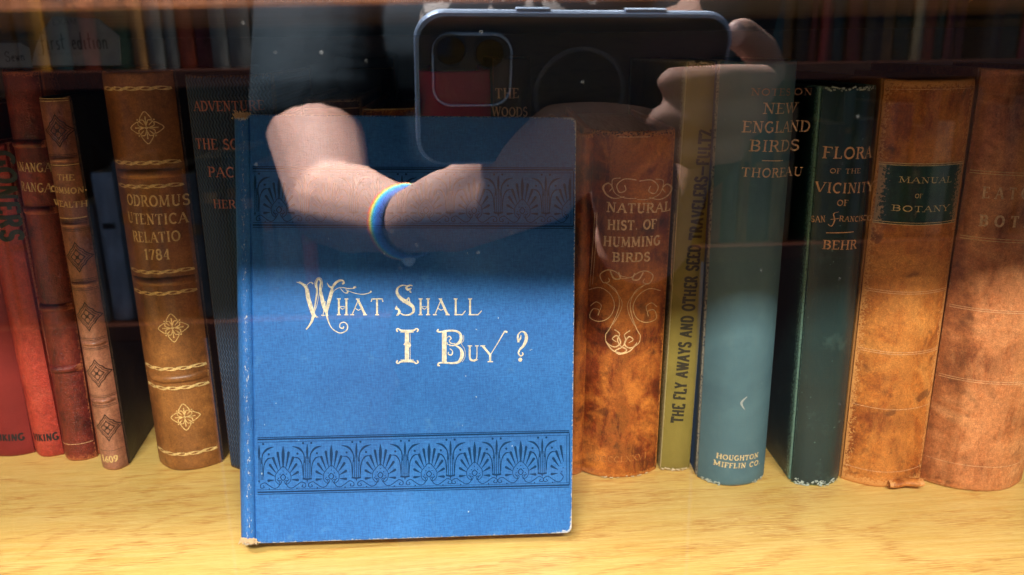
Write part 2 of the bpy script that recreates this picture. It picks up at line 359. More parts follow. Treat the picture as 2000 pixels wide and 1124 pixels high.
# ------------------------------------------------------------------ books
PAGES = NT('page edges'); _v = PAGES.coord(scale=(1, .02, .02)); _n = PAGES.noise(_v, 2500, 3, .6)
PAGES.bsdf(PAGES.ramp(_n, [(.3, (.34, .24, .13, 1)), (.7, (.62, .48, .3, 1))]), .85); PAGES = PAGES.m
ROW = 'old books standing in a row on the oak shelf'
class Book:
    def __init__(s, name, label, bl, br, H, lean, mat, bulge=.006, power=2.2, depth=.135, board=.0026, matb=None, cat='book', world=None, joint=True, inset=.0015, group=None, squared=True):
        A, B = (floor(*bl), floor(*br)) if world is None else world
        u = (B-A); s.w = u.length; u.normalize()
        z = Vector((0, 0, 1)); n = z.cross(u)
        lr = math.radians(lean)
        zz = z*math.cos(lr)+u*math.sin(lr); uu = u*math.cos(lr)-z*math.sin(lr)
        P = A.copy()
        if lean > 0: P.z += s.w*math.sin(lr)
        mt = Matrix((uu, n, zz)).transposed().to_4x4(); mt.translation = P
        s.mt = mt; s.inv = mt.inverted(); s.H = H; s.bulge = bulge; s.pw = power; s.mat = mat
        s.root = empty(name, label=label, cat=cat, group=group, mat=mt)
        w = s.w; mb = matb or mat; s.bd = board; s.inset = inset
        def surf(x, o=0.):
            k = min(1, max(0, x/w)); return -(bulge*(1-abs(2*k-1)**power))-o-.00025*math.sin(9*k+A.x*90)
        s.surf = surf
        # spine shell: follows the round back, a soft turn-in at head and tail
        def sp(a, b):
            x = w*(.5-.5*math.cos(math.pi*a)) if True else w*a
            zc = H*b; e = min(zc, H-zc); tin = .0012*math.exp(-e/.0012)
            dip = -.0016*math.cos(math.pi*a)**0 * (math.sin(math.pi*a)**2) if b > .5 else 0
            return (x, surf(x)+tin, zc+(dip if e < .0005 else 0)*.8)
        nv = 60; bs = [0, .004, .008]+[.012+.976*i/nv for i in range(nv+1)]+[.992, .996, 1]
        nb = len(bs)-1
        V = []; uv = []; Fc = []; nu = 28
        for j, b in enumerate(bs):
            for i in range(nu+1): V.append(sp(i/nu, b)); uv.append((i/nu, b))
        for j in range(nb):
            for i in range(nu):
                a = j*(nu+1)+i; Fc.append((a, a+1, a+nu+2, a+nu+1))
        o = mk('spine', V, Fc, mat, s.root, True, uv); s.spine = o
        so = o.modifiers.new('thick', 'SOLIDIFY'); so.thickness = .0011; so.offset = -1
        g = .0022 if joint else 0
        # boards with a hinge groove, pages between them
        for k, (x0, x1) in enumerate(((-.0002, board), (w-board, w+.0002))):
            def bd(a, b, x0=x0, x1=x1): pass
            box('front_cover' if k else 'back_cover', x0, x1, .0006+g, depth, 0, H, mb, s.root, .0006)
            if joint:   # hinge strip, lower than the board
                xx0, xx1 = (x0+.0009, x1) if k == 0 else (x0, x1-.0009)
                box('hinge', xx0, xx1, .0002, .0030+g*.0, .0003, H-.0003, mb, s.root, .0003)
        box('page_block', board+.0002, w-board-.0002, .0015, depth-.004, .0028, H-.0035, PAGES, s.root, 0)
    def loc(s, px, py):
        """the spot of the spine that the sight line through a photo point meets"""
        yp = -s.bulge*.85
        for _ in range(4):
            P0 = s.mt @ Vector((0, yp, 0)); n = s.mt.to_3x3() @ Vector((0, 1, 0))
            q = s.inv @ on_plane(px, py, P0, n); yp = s.surf(q.x)
        return (q.x, q.z)
    def fn(s, x, z, o): return (x, s.surf(x, o), z)
    def write(s, rows, mat, name='title_lettering', base=.00012, **k):
        ink = Ink()
        for r in rows:
            txt, x0, x1, y0, cap = r[:5]; y1 = r[5] if len(r) > 5 else y0
            a = s.loc(x0, y0); b = s.loc(x1, y1)
            mm = s.loc((x0+x1)/2, (y0+y1)/2); c = s.loc((x0+x1)/2, (y0+y1)/2-cap); dz = mm[1]-(a[1]+b[1])/2; a = (a[0], a[1]+dz); b = (b[0], b[1]+dz)
            write(ink, txt, a, b, math.hypot(c[0]-mm[0], c[1]-mm[1]), **k)
        return ink.build(name, mat, s.root, s.fn, base)
    def rule(s, py, px, mat, wmm=.4, name='gilt_rule', n=16, x0=.02, x1=.98, base=.0001):
        z = s.loc(px, py)[1]; ink = Ink()
        ink.stroke([(s.w*(x0+(x1-x0)*i/n), z) for i in range(n+1)], wmm/1000)
        return ink.build(name, mat, s.root, s.fn, base)
    def rope(s, py, px, mat, name='gilt_rope_line'):
        z = s.loc(px, py)[1]; ink = Ink(); n = 60
        for ph in (0, math.pi):
            P = []; Wd = []
            for i in range(n+1):
                x = s.w*(.03+.94*i/n); th = i/n*math.pi*5+ph
                P.append((x, z+.0007*math.sin(th))); Wd.append(.0004+.0010*max(0, math.cos(th))*random.uniform(.7, 1.1))
            ink.stroke(P, Wd)
        return ink.build(name, mat, s.root, s.fn, .00012, .0001)
    def band(s, py, px, hmm=5, out=1.6, mat=None):
        z = s.loc(px, py)[1]; hh = hmm/1000
        def f(a, b):
            x = s.w*(.02+.96*a); pr = math.sin(math.pi*b)**.7*out/1000*min(1, 6*a+.15, 6*(1-a)+.15)
            return (x, s.surf(x, pr+.00002-.0004*(b in (0, 1))), z+hh*(b-.5))
        return grid('raised_band', f, 20, 8, mat or s.mat, s.root)

def lp(a, b): return a+(b-a)*random.random()
# leather and cloth of the row
L_red = cloth('dark red cloth', srgb(104, 26, 24), srgb(128, 36, 32), .6, 700, (.06, .9), (.4, .15, .1, 1))
L_red2 = leather('bright red grained cloth', srgb(150, 44, 34), srgb(172, 56, 42), srgb(186, 76, 56), .5, .0005, None, (.05, .9), srgb(210, 130, 100))
L_maroon = leather('worn maroon morocco', srgb(72, 20, 18), srgb(112, 34, 26), srgb(150, 62, 40), .42, .0006, None, (.2, .8), srgb(190, 106, 66), seed=.4)
L_brown = leather('smooth brown calf', srgb(128, 82, 66), srgb(156, 104, 82), srgb(178, 126, 100), .36, .00008, None, (.06, .9), srgb(200, 150, 120))
L_darkcover = leather('dark brown cover', srgb(30, 22, 16), srgb(44, 32, 22), srgb(60, 44, 30), .5, .0002, None, (.03, .96), srgb(80, 60, 44))
L_tan = leather('tan brown calf', srgb(104, 64, 32), srgb(134, 86, 42), srgb(158, 106, 54), .4, .0001, None, (.05, .92), srgb(190, 140, 80), seed=1.1)
L_ripple = cloth('blue grey ripple cloth', srgb(30, 54, 84), srgb(46, 76, 108), .55, 1300, (.12, .8), srgb(120, 88, 66), .25, ripple=True, fleck=srgb(140, 96, 74))
L_hum = leather('mottled rust calf', srgb(66, 24, 10), srgb(132, 56, 16), srgb(208, 126, 50), .5, .0003, (srgb(48, 20, 10), .5), (.2, .78), srgb(206, 132, 60), seed=2.3)
L_olive = cloth('olive cloth', srgb(112, 100, 44), srgb(134, 120, 56), .75, 1100, (.12, .82), srgb(190, 180, 130), .15, fleck=srgb(180, 170, 100))
L_teal = cloth('teal grey cloth', srgb(64, 94, 108), srgb(80, 114, 126), .55, 1200, (.07, .86), srgb(150, 150, 140), .3, fleck=srgb(150, 180, 180))
L_navy = cloth('slate blue cloth', srgb(30, 50, 76), srgb(44, 66, 92), .6, 1200, (.05, .9), srgb(150, 150, 140))
L_green = cloth('dark green cloth', srgb(10, 38, 42), srgb(15, 50, 54), .42, 1200, (.10, .86), srgb(110, 150, 140), .45, spec=.6, fleck=srgb(130, 170, 160))
L_manual = leather('scuffed orange calf', srgb(140, 70, 26), srgb(188, 112, 44), srgb(212, 144, 70), .55, .0003, (srgb(70, 34, 20), .6), (.3, .76), srgb(224, 160, 92), seed=3.7)
L_eaton = leather('rubbed brown calf', srgb(142, 78, 44), srgb(196, 122, 72), srgb(224, 160, 106), .5, .0003, (srgb(90, 50, 28), .5), (.12, .84), srgb(206, 148, 100), seed=5.1)
L_mag = cloth('magenta cloth', srgb(170, 30, 78), srgb(196, 42, 94), .7, 900, (.05, .9), srgb(170, 90, 110))
L_black = cloth('charcoal cloth', srgb(34, 26, 26), srgb(48, 36, 34), .6, 900, (.08, .86), srgb(120, 84, 60))
GREENLABEL = leather('green label leather', srgb(16, 44, 36), srgb(24, 60, 46), srgb(30, 70, 54), .4, .0001)

b = Book('book', 'dark red cloth book at the far left edge with the publisher name at its foot', (-36, 889), (68, 886), .185, .3, L_red, .004, group=ROW)
b.write([('VIKING', -10, 49, 862, 13, 861)], INK, 'publisher_lettering', thick=.26, thin=.2, serif=0)
b = Book('book', 'short bright red grained book with green block letters down its spine', (70, 887), (126, 889), .1675, -.4, L_red2, .004, group=ROW)
DG = plain('dark green print', srgb(34, 44, 30), .5)
ink = Ink(); a0 = b.loc(-6, 296); a1 = b.loc(12, 470)
write(ink, 'GONERS', (a0[0]-.002, a0[1]), (a1[0]-.002, a1[1]), .0088, .26, .2, 0, .14); ink.build('title_lettering', DG, b.root, b.fn)
b.write([('VIKING', 68, 117, 862, 14, 861)], INK, 'publisher_lettering', thick=.26, thin=.2, serif=0)
b = Book('book', 'worn maroon leather book with raised bands and a two line gilt title', (127, 893), (190, 893), .202, 1.2, L_maroon, .006, group=ROW)
for y, x in ((282, 60), (412, 85), (602, 112), (722, 130)): b.band(y, x, 4.2, 1.7)
b.write([('ANANGA', 35, 104, 334, 17, 337), ('RANGA', 44, 106, 373, 17, 376)], GOLD, base=.0003)
b.rule(868, 150, DULLGOLD, .3)
b = Book('book', 'slim brown leather book stamped with black lozenges and dated at its foot', (201, 915), (251, 911), .190, .1, L_brown, .0045, matb=L_darkcover, group=ROW)
def lozenge(bk, px, py, mat, r=.0062):
    cx, cz = bk.loc(px, py); ink = Ink()
    for q, ww in ((1., .0005), (.8, .0003), (.55, .0004)):
        P = []
        for k in range(25):
            a = k/24*2*math.pi; rr = r*q*(1-.16*abs(math.sin(2*a))**.8+.05*math.cos(8*a)); rr *= 1/(abs(math.cos(a))+abs(math.sin(a)))**.55
            P.append((cx+.92*rr*math.cos(a), cz+1.12*rr*math.sin(a)))
        ink.stroke(P, ww, closed=True)
    for k in range(4):
        a = k*math.pi/2; ex, ez = cx+.28*r*math.cos(a), cz+.3*r*math.sin(a)
        ink.stroke([(ex+.19*r*math.cos(t_*math.pi/5), ez+.21*r*math.sin(t_*math.pi/5)) for t_ in range(11)], .0003, closed=True)
    ink.dot(cx, cz, .12*r)
    ink.build('stamped_lozenge', mat, bk.root, bk.fn, .0001)
DB = plain('dark stamping', srgb(46, 28, 24), .35)
for x, y in ((112, 256), (151, 503), (170, 619), (189, 730), (209, 836)): lozenge(b, x, y, DB)
for y, x in ((313, 124), (440, 143), (556, 160), (672, 178), (784, 199)):
    b.band(y, x, 2.4, 1.1)
    for d in (-10, -7, 9, 12): b.rule(y+d, x, DB, .22, 'black_rule')
b.rule(193, 105, GOLD, .3); b.rule(198, 105, GOLD, .3); b.rule(323, 126, GOLD, .55); b.rule(427, 144, GOLD, .55); b.rule(881, 216, DB, .2, 'black_rule')
b.write([('THE', 113, 146, 352, 11, 353), ('COMMON-', 101, 171, 377, 11, 379), ('WEALTH', 107, 172, 404, 11, 406)], GOLD, thick=.2, thin=.12)
b.write([('1609', 202, 233, 904, 12, 903)], GOLD, 'date_lettering', thick=.2)
b = Book('book', 'broad tan leather book with gilt rope lines and three gilt flower stamps', (312, 906), (434, 904), .201, .1, L_tan, .009, matb=L_darkcover, group=ROW)
for y, x in ((340, 303), (551, 328), (740, 350)): b.band(y, x, 4.6, 1.7)
for y, x in ((173, 280), (318, 302), (364, 305), (531, 327), (573, 328), (720, 350), (758, 352), (886, 372)): b.rope(y, x, GOLD)
b.write([('ODROMUS', 250, 372, 403, 21, 403), ('UTENTICA', 252, 369, 438, 20, 438), ('RELATIO', 262, 354, 474, 20, 473), ('1784', 284, 334, 508, 20, 507)], GOLD)
def flower(bk, px, py, mat, r=.0066):
    cx, cz = bk.loc(px, py); ink = Ink()
    for k in range(4):
        a = k*math.pi/2
        def q(rr, th): return (cx+r*rr*math.cos(a+th), cz+r*1.08*rr*math.sin(a+th))
        ink.stroke([q(.15, 0), q(.5, .3), q(.62, .62), q(.78, .35), q(1.02, 0), q(.78, -.35), q(.62, -.62), q(.5, -.3), q(.15, 0)], .00042, True)
        ink.stroke([q(.1, 0), q(.72, 0)], [.0003, .0006]); ink.stroke([q(.25, .78), q(.62, .78)], [.0002, .0008]); ink.dot(*q(.72, .78), .0004)
    ink.dot(cx, cz, .0007); ink.build('gilt_flower', mat, bk.root, bk.fn, .0001)
for x, y in ((286, 250), (337, 641), (361, 815)): flower(b, x, y, GOLD)
b = Book('book', 'blue grey ripple cloth book with a salmon title, half behind the upright blue book', (452, 914), (596, 905), .199, .3, L_ripple, .008, group=ROW)
SAL = plain('salmon lettering', srgb(166, 104, 94), .6)
b.write([('ADVENTURE', 380, 517, 218, 19, 216), ('THE SOUTH', 384, 524, 293, 20, 291), ('PACIFIC', 408, 517, 347, 19, 345), ('HERSEY', 418, 508, 408, 16, 406)], SAL)
# dim books behind the blue one (their feet stand on the same shelf)
def hidden(label, px0, px1, pytop, y, mat, group=ROW, bulge=.005, lean=0, depth=.13):
    P0 = Vector((0, y, 0)); n = Vector((0, 1, 0))
    A = on_plane(px0, pytop, P0, n); B = on_plane(px1, pytop, P0, n)
    H = A.z
    return Book('book', label, None, None, H, lean, mat, bulge, depth=depth, world=(Vector((A.x, y, 0)), Vector((B.x, y, 0))), group=group)
h1 = hidden('low dark brown book behind the blue book, left of centre', 590, 702, 192, .425, leather('dark brown leather', srgb(50, 26, 16), srgb(70, 36, 22), srgb(96, 54, 34), .5, .0003))
h1.rule(213, 645, DULLGOLD, .5); h1.rule(199, 645, DULLGOLD, .3)
h0 = hidden('tall black book standing behind the low dark brown one', 656, 768, 110, .56, L_black, depth=.035)
h0.rule(135, 700, DULLGOLD, .2)
h2 = hidden('lowest brown book peeping over the blue cover beside the magenta one', 707, 815, 210, .42, L_hum)
h2.rule(214, 760, GOLD, .6)
h3 = hidden('magenta cloth book behind the blue book', 818, 957, 137, .425, L_mag, bulge=.007)
h4 = hidden('charcoal book with a two line copper title ending in WOODS', 963, 1036, 112, .42, L_black)
CF = foil('copper foil', srgb(250, 204, 164), .4, .1)
h4.write([('THE', 967, 1013, 192, 19, 192)], CF); h4.write([('WOODS', 961, 1030, 228, 18, 228)], CF)
# worn orange sliver
sl = hidden('torn orange brown book just right of the blue cover, leaning outwards', 1104, 1143, 258, .366, L_hum, lean=1.5, depth=.10, bulge=.003)

b = Book('book', 'mottled rust leather book on humming birds with gilt scrollwork', (1125, 920), (1281, 918), .1725, .9, L_hum, .009, group=ROW)
hb = b; BRIGHT = foil('bright old gilt', srgb(255, 214, 160), .45, .05)
b.write([('NATURAL', 1184, 1308, 417, 18, 415), ('HIST. OF', 1186, 1282, 450, 18, 448), ('HUMMING', 1178, 1289, 483, 18, 481), ('BIRDS', 1196, 1269, 512, 17, 511)], BRIGHT, thick=.2, thin=.11)
b.write([('MDCCCLXXVI', 1144, 1262, 903, 11, 903)], foil('worn gilt', srgb(196, 122, 60), .6, 0), 'date_lettering', thin=.05)
ink = Ink()
def S(pts, w, smooth=True):
    w = [x*1.2 for x in w] if hasattr(w, '__len__') else w*1.2
    ink.stroke([b.loc(*p) for p in pts], w, smooth)
def both(pts, w, cxa=1243, tilt=-.06):
    S(pts, w)
    S([(2*(cxa+tilt*(p[1]-400))-p[0], p[1]+2) for p in pts], w)
both([(1162, 415), (1158, 480), (1152, 560)], .0002); both([(1166, 415), (1163, 480), (1157, 556)], .00018)
both([(1243, 424-72), (1220, 350), (1205, 362), (1210, 376), (1222, 372), (1220, 362)], .0004)
both([(1220, 384), (1200, 388), (1184, 380), (1178, 366), (1188, 358), (1196, 366), (1190, 374)], [.0002, .0004, .0006, .0007, .0005, .0004, .0003])
both([(1243, 388), (1220, 387), (1200, 376), (1196, 352), (1212, 348)], .0003)
both([(1236, 543), (1215, 540), (1200, 530), (1185, 528), (1172, 537), (1178, 552), (1190, 550), (1188, 543)], [.0002, .0003, .0004, .0004, .0004, .0004, .0003, .0002], 1232)
both([(1192, 530), (1199, 544), (1211, 544), (1208, 532)], .0006, 1232)
both([(1182, 552), (1202, 566), (1210, 590), (1204, 615), (1192, 640), (1184, 652)], .0003, 1232)
both([(1188, 556), (1206, 574), (1215, 592), (1210, 612), (1197, 634)], .00018, 1232)
both([(1150, 566), (1172, 562), (1192, 575), (1200, 598), (1190, 620), (1170, 628), (1152, 620), (1158, 604), (1170, 606), (1168, 616)], .0003, 1230)
both([(1153, 598), (1164, 590), (1174, 596), (1172, 606)], .0003, 1230)
both([(1183, 652), (1184, 668), (1200, 678), (1212, 670), (1205, 656), (1196, 662), (1204, 668)], [.0003, .0003, .0005, .0006, .0005, .0004, .0003], 1232)
both([(1184, 668), (1196, 684), (1215, 690), (1224, 684), (1216, 678)], .0005, 1230)
both([(1200, 644), (1210, 652), (1206, 664), (1212, 676), (1222, 682)], .0004, 1230)
ink.build('gilt_scrollwork', BRIGHT, b.root, b.fn, .0001)
b.rule(268, 1245, DULLGOLD, .3, x0=.35, x1=.7)
b = Book('book', 'thin olive cloth book with a bold title running up its spine', (1290, 920), (1346, 918), .2015, 1.3, L_olive, .0012, 4., group=ROW, joint=False); ob = b
ink = Ink(); a0 = b.loc(1334, 826); a1 = b.loc(1391, 254)
write(ink, 'THE FLY AWAYS AND OTHER SEED TRAVELERS_FULTZ', a0, a1, .0059, .27, .24, 0, .13); ink.build('title_lettering', plain('dark olive ink', srgb(44, 40, 26), .6), b.root, b.fn)
b = Book('book', 'wide teal grey book on New England birds with a small chalky scratch low down', (1394, 945), (1486, 941), .202, .0, L_teal, .0095, 2.6, matb=L_navy, group=ROW, world=(floor(1362, 934), floor(1491, 931)))
tb = b
b.write([('NOTES ON', 1466, 1586, 187, 13, 187)], foil('dim copper', srgb(190, 144, 122), .5, .1))
CU = foil('copper foil', srgb(250, 206, 170), .45, .1)
b.write([('NEW', 1489, 1556, 223, 20, 222), ('ENGLAND', 1449, 1581, 260, 21, 259), ('BIRDS', 1463, 1560, 297, 21, 296), ('THOREAU', 1446, 1566, 347, 17, 347)], CU)
b.write([('HOUGHTON', 1398, 1480, 900, 9, 899), ('MIFFLIN CO.', 1392, 1483, 915, 9, 914)], PALEGOLD, 'publisher_lettering', thick=.24, thin=.15)
ink = Ink(); ink.stroke([b.loc(1488, 314), b.loc(1529, 314)], .0004); ink.build('gilt_dash', CU, b.root, b.fn)
ink = Ink(); ink.stroke([b.loc(1459, 775), b.loc(1448, 787), b.loc(1454, 800)], [.0004, .0011, .0003], True); ink.build('chalky_scratch', plain('chalk', (.35, .4, .4, 1), .9), b.root, b.fn)
b = Book('book', 'dark green book on flora with frayed white ends', (1545, 943), (1637, 940), .1905, -.6, L_green, .005, 2.6, group=ROW)
for r_ in (('FLORA', 1605, 1701, 311, 22, 310), ('VICINITY', 1590, 1706, 378, 19, 377), ('BEHR', 1606, 1672, 488, 17, 487)): b.write([r_], DULLGOLD)
b.write([('OF THE', 1620, 1680, 339, 9, 339), ('OF', 1634, 1656, 402, 11, 402), ('SAN', 1584, 1612, 434, 12, 434), ('RANCISCO', 1638, 1702, 434, 10, 433)], DULLGOLD, 'small_lettering')
ink = Ink(); ink.stroke([b.loc(*p) for p in ((1638, 414), (1628, 418), (1630, 430), (1624, 442), (1617, 438))], [.0002, .0004, .0006, .0004, .0003], True)
ink.stroke([b.loc(1622, 429), b.loc(1638, 427)], .0003); ink.stroke([b.loc(1613, 455), b.loc(1667, 453)], .0004); ink.build('script_initial', DULLGOLD, b.root, b.fn)
fl = b
b = Book('book', 'scuffed orange leather botany manual with a dark green title label', (1643, 937), (1796, 938), .1935, -.1, L_manual, .008, group=ROW)
mn = b
def label(bk, pts, mat):
    z0 = bk.loc(1780, 441)[1]; z1 = bk.loc(1800, 322)[1]
    return grid('title_label', lambda a, c: bk.fn(bk.w*(.03+.94*a), z0+(z1-z0)*c, .0002), 20, 6, mat, bk.root)
label(b, None, GREENLABEL)
for y in (320, 324, 440, 436): b.rule(y, 1790, GOLD, .28, base=.0004)
b.write([('MANUAL', 1754, 1857, 358, 11, 358), ('OF', 1786, 1801, 387, 8, 387), ('BOTANY', 1740, 1852, 414, 11, 414)], GOLD, base=.00035)
for y, x in ((571, 1770), (689, 1750), (693, 1750), (800, 1730), (575, 1770), (922, 1720), (175, 1800)): b.rule(y, x, DULLGOLD, .22)
# torn flap of leather at its foot
z0 = b.loc(1720, 938)[1]
grid('torn_flap', lambda a, c: (b.w*(.50+.42*a), -.0085-.003*math.sin(c*5.5)-.0006*math.sin(a*9), .0012+.0034*(1-math.cos(c*5.5))*.5+.0010*a), 10, 10, L_manual, b.root)
EW = (floor(1795, 938), floor(1995, 943)); EW = (EW[0], EW[0]+(EW[1]-EW[0])*1.0)
b = Book('book', 'widest rubbed brown leather book at the right edge with a spaced gilt title', None, None, .197, .5, L_eaton, .011, group=ROW, world=EW)
b.write([('EATON\'S', 1917, 2062, 389, 22, 389), ('BOTANY', 1911, 2062, 444, 21, 443)], BRIGHT, gap=.55, thick=.2, thin=.1)
for y, x in ((337, 1960), (342, 1960), (466, 1930), (471, 1930), (604, 1915), (608, 1915), (741, 1890), (745, 1890), (908, 1880)): b.rule(y, x, DULLGOLD if y > 500 else GOLD, .28)
# frayed heads and tails
def frayed(bk, top, col, n=40, x0=.04, x1=.96, ln=.0012, nm='frayed_edge'):
    ink = Ink(0)
    for k in range(n):
        x = bk.w*random.uniform(x0, x1); z = bk.H-.0006 if top else .0007; sg = 1 if top else -1
        P = [(x, z-sg*random.random()*ln)]
        for j in range(2): P.append((P[-1][0]+random.uniform(-.0008, .0008), P[-1][1]+sg*random.uniform(-.0001, .0005)))
        ink.stroke(P, [.0007, .0005, .0002])
    return ink.build(nm, col, bk.root, bk.fn, .0002, .0001)
CREAM = plain('frayed cream board', srgb(206, 186, 150), .9); GREY = plain('frayed pale thread', srgb(176, 190, 184), .9)
frayed(ob, True, CREAM, 60, ln=.0022); frayed(ob, False, CREAM, 30, ln=.0012)
frayed(fl, True, GREY, 46, ln=.0014); frayed(fl, False, GREY, 70, ln=.0030)
frayed(tb, False, GREY, 26, .02, .3, .0016); frayed(tb, False, GREY, 12, .75, .98, .0014)
frayed(hb, True, plain('torn leather', srgb(60, 30, 16), .9), 60, ln=.0024); frayed(hb, False, CREAM, 16, .3, .9, .0006)
# clear film jacket over its left shoulder
t = NT('clear film'); tr = t.n('ShaderNodeBsdfTransparent'); gl = t.n('ShaderNodeBsdfGlossy'); gl.inputs[1].default_value = .1
lw = t.n('ShaderNodeLayerWeight'); lw.inputs[0].default_value = .16; mx = t.n('ShaderNodeMixShader')
t.l(lw.outputs[0], mx.inputs[0]); t.l(tr.outputs[0], mx.inputs[1]); t.l(gl.outputs[0], mx.inputs[2]); t.l(mx.outputs[0], t.out.inputs[0])
def film(a, c):
    x = -.0012+b.w*.62*a; return (x, b.surf(max(x, 0), .0009+.0004*math.sin(a*16+c*3))+(.002 if a == 0 else 0), .004+(b.H-.0035)*c)
o = grid('clear_jacket', film, 30, 14, t.m, b.root)

# ------------------------------------------------------------------ the blue book
n_lean = math.radians(15)
BL = floor(499, 1063, .0058); BR = floor(1117, 1042, .0058)     # leans back on its rear edge, so the front edge is lifted
u = (BR-BL).normalized(); nn = Vector((0, 0, 1)).cross(u)
v = Vector((0, 0, 1))*math.cos(n_lean)+nn*math.sin(n_lean); nrm = u.cross(v)        # nrm points towards the viewer
if nrm.dot(C-BL) < 0: nrm = -nrm
TL = on_plane(486, 223, BL, nrm); TR = on_plane(1126, 229, BL, nrm)
org = BL
bm = Matrix((u, -nrm, v)).transposed().to_4x4(); bm.translation = org; binv = bm.inverted()
bb = empty('upright_blue_book', label='blue cloth book standing face out before the row, gilt title asking what to buy', cat='book', mat=bm)
q = [binv @ p for p in (BL, BR, TL, TR)]
def plane2(a, c):    # a,c in 0..1 -> local x,z on the cover
    x = q[0].x*(1-a)*(1-c)+q[1].x*a*(1-c)+q[2].x*(1-a)*c+q[3].x*a*c
    z = q[0].z*(1-a)*(1-c)+q[1].z*a*(1-c)+q[2].z*(1-a)*c+q[3].z*a*c
    return x, z
def bluemat(name, wear):
    t = NT(name); vec = t.coord()
    big = t.noise(vec, 26, 5, .6, .3); col = t.ramp(big, [(.3, srgb(32, 98, 172)), (.7, srgb(44, 114, 190))])
    th = t.noise(t.coord(scale=(1, 1, .22)), 1500, 3, .6); th2 = t.noise(t.coord(scale=(.22, 1, 1)), 1500, 3, .6)
    wv = t.math('ADD', th, th2)
    col = t.mix(.75, col, t.ramp(t.math('MULTIPLY', wv, .5), [(.38, (.62, .66, .7, 1)), (.62, (1.4, 1.3, 1.22, 1))]), 'MULTIPLY')
    sp = t.ramp(t.noise(vec, 420, 2, .5), [(.745, 0.), (.775, 1.)]); col = t.mix(t.math('MULTIPLY', sp, .7), col, srgb(190, 214, 230))
    sm = t.ramp(t.noise(vec, 110, 7, .75), [(.58, 0.), (.8, 1.)]); col = t.mix(t.math('MULTIPLY', sm, .35), col, srgb(110, 170, 215))
    col = t.mix(wear(t), col, srgb(214, 216, 214))
    t.bsdf(col, t.ramp(big, [(.3, .55), (.7, .68)]), spec=.35, normal=t.bump(wv, .00016, .6)); return t.m
def cvw(t):
    uv = t.n('ShaderNodeTexCoord'); s_ = t.n('ShaderNodeSeparateXYZ'); t.l(uv.outputs['UV'], s_.inputs[0])
    a = t.math('SUBTRACT', 1., s_.outputs[0]); c = t.math('MINIMUM', s_.outputs[1], t.math('SUBTRACT', 1., s_.outputs[1]))
    corner = t.math('MAXIMUM', t.math('SUBTRACT', 1., t.math('MULTIPLY', t.math('ADD', a, c), 14.)), 0.)
    d = t.math('MINIMUM', a, c); e = t.math('MAXIMUM', t.math('SUBTRACT', 1., t.math('MULTIPLY', d, 70.)), 0.)
    nz = t.noise(t.coord(), 1100, 5, .75)
    return t.ramp(t.math('ADD', t.math('ADD', t.math('MULTIPLY', e, .36), t.math('MULTIPLY', corner, .22)), nz), [(.82, 0.), (.92, .9)])
BLUE = bluemat('blue book cloth', cvw)
def spw(t):
    uv = t.n('ShaderNodeTexCoord'); s_ = t.n('ShaderNodeSeparateXYZ'); t.l(uv.outputs['UV'], s_.inputs[0])
    d = t.math('ABSOLUTE', t.math('SUBTRACT', s_.outputs[0], .22)); e = t.math('MAXIMUM', t.math('SUBTRACT', 1., t.math('MULTIPLY', d, 7.)), 0.)
    dv = t.math('MINIMUM', s_.outputs[1], t.math('SUBTRACT', 1., s_.outputs[1])); e2 = t.math('MAXIMUM', t.math('SUBTRACT', 1., t.math('MULTIPLY', dv, 55.)), 0.)
    nz = t.noise(t.coord(scale=(1.6, 1.6, .6)), 900, 5, .75)
    return t.ramp(t.math('ADD', t.math('ADD', t.math('MULTIPLY', e, .25), t.math('MULTIPLY', e2, .6)), nz), [(.79, 0.), (.88, .85)])
BLUES = bluemat('blue spine cloth', spw)
TH = .021
def board(y0, y1, name):
    V = []; Fc = []; N = 10
    def rim():      # outline with softly rounded outer corners
        P = [(0., 0.)]; r = .018
        P += [(1-r+r*math.sin(k/4*math.pi/2), (r-r*math.cos(k/4*math.pi/2))*.8) for k in range(5)]
        P += [(1-r+r*math.cos(k/4*math.pi/2), 1-(r-r*math.sin(k/4*math.pi/2))*.8) for k in range(5)]
        P += [(0., 1.)]; return P
    P = rim(); n = len(P)
    for y in (y0, y1):
        for (a, c) in P: x, z = plane2(a, c); V.append((x, y, z))
    Fc = [tuple(range(n)), tuple(range(2*n-1, n-1, -1))]+[(i, i+n, (i+1) % n+n, (i+1) % n) for i in range(n)]
    me_uv = [p for p in P]*2
    return mk(name, V, Fc, BLUE, bb, uv=me_uv, bevel=.0007)
board(0, .0027, 'front_cover'); board(TH-.0027, TH, 'back_cover')
Hb = (q[2].z+q[3].z)/2
x0b, z1 = plane2(0, 1)
V, Fc = boxvf(.002, plane2(1, 0)[0]-.004, .0029, TH-.0029, .0035, Hb-.0035); mk('page_block', V, Fc, PAGES, bb)
def spn(a, c):
    # plan outline of joint, shoulder and round back
    pts = [(.0012, .0012), (-.0004, .0015), (-.0014, .0002), (-.0032, -.0006), (-.0052, .0012), (-.0068, .0052), (-.0074, .0105), (-.0068, .0158), (-.0052, .0198), (-.0032, .0216), (-.0014, .0208), (-.0004, .0195), (.0012, .0198)]
    k = a*(len(pts)-1); i = min(int(k), len(pts)-2); f = k-i
    x = pts[i][0]*(1-f)+pts[i+1][0]*f; y = pts[i][1]*(1-f)+pts[i+1][1]*f
    xb, zb = plane2(0, c); z = zb+(.0003*math.sin(x*4000) if c in (0, 1) else 0)
    y += .00015*math.sin(zb*160)+.0001*math.sin(zb*420)
    return (x+xb, y, z)
o = grid('spine', lambda a, c: spn(a, c), 36, 60, BLUES, bb)
so = o.modifiers.new('thick', 'SOLIDIFY'); so.thickness = .0008; so.offset = -1
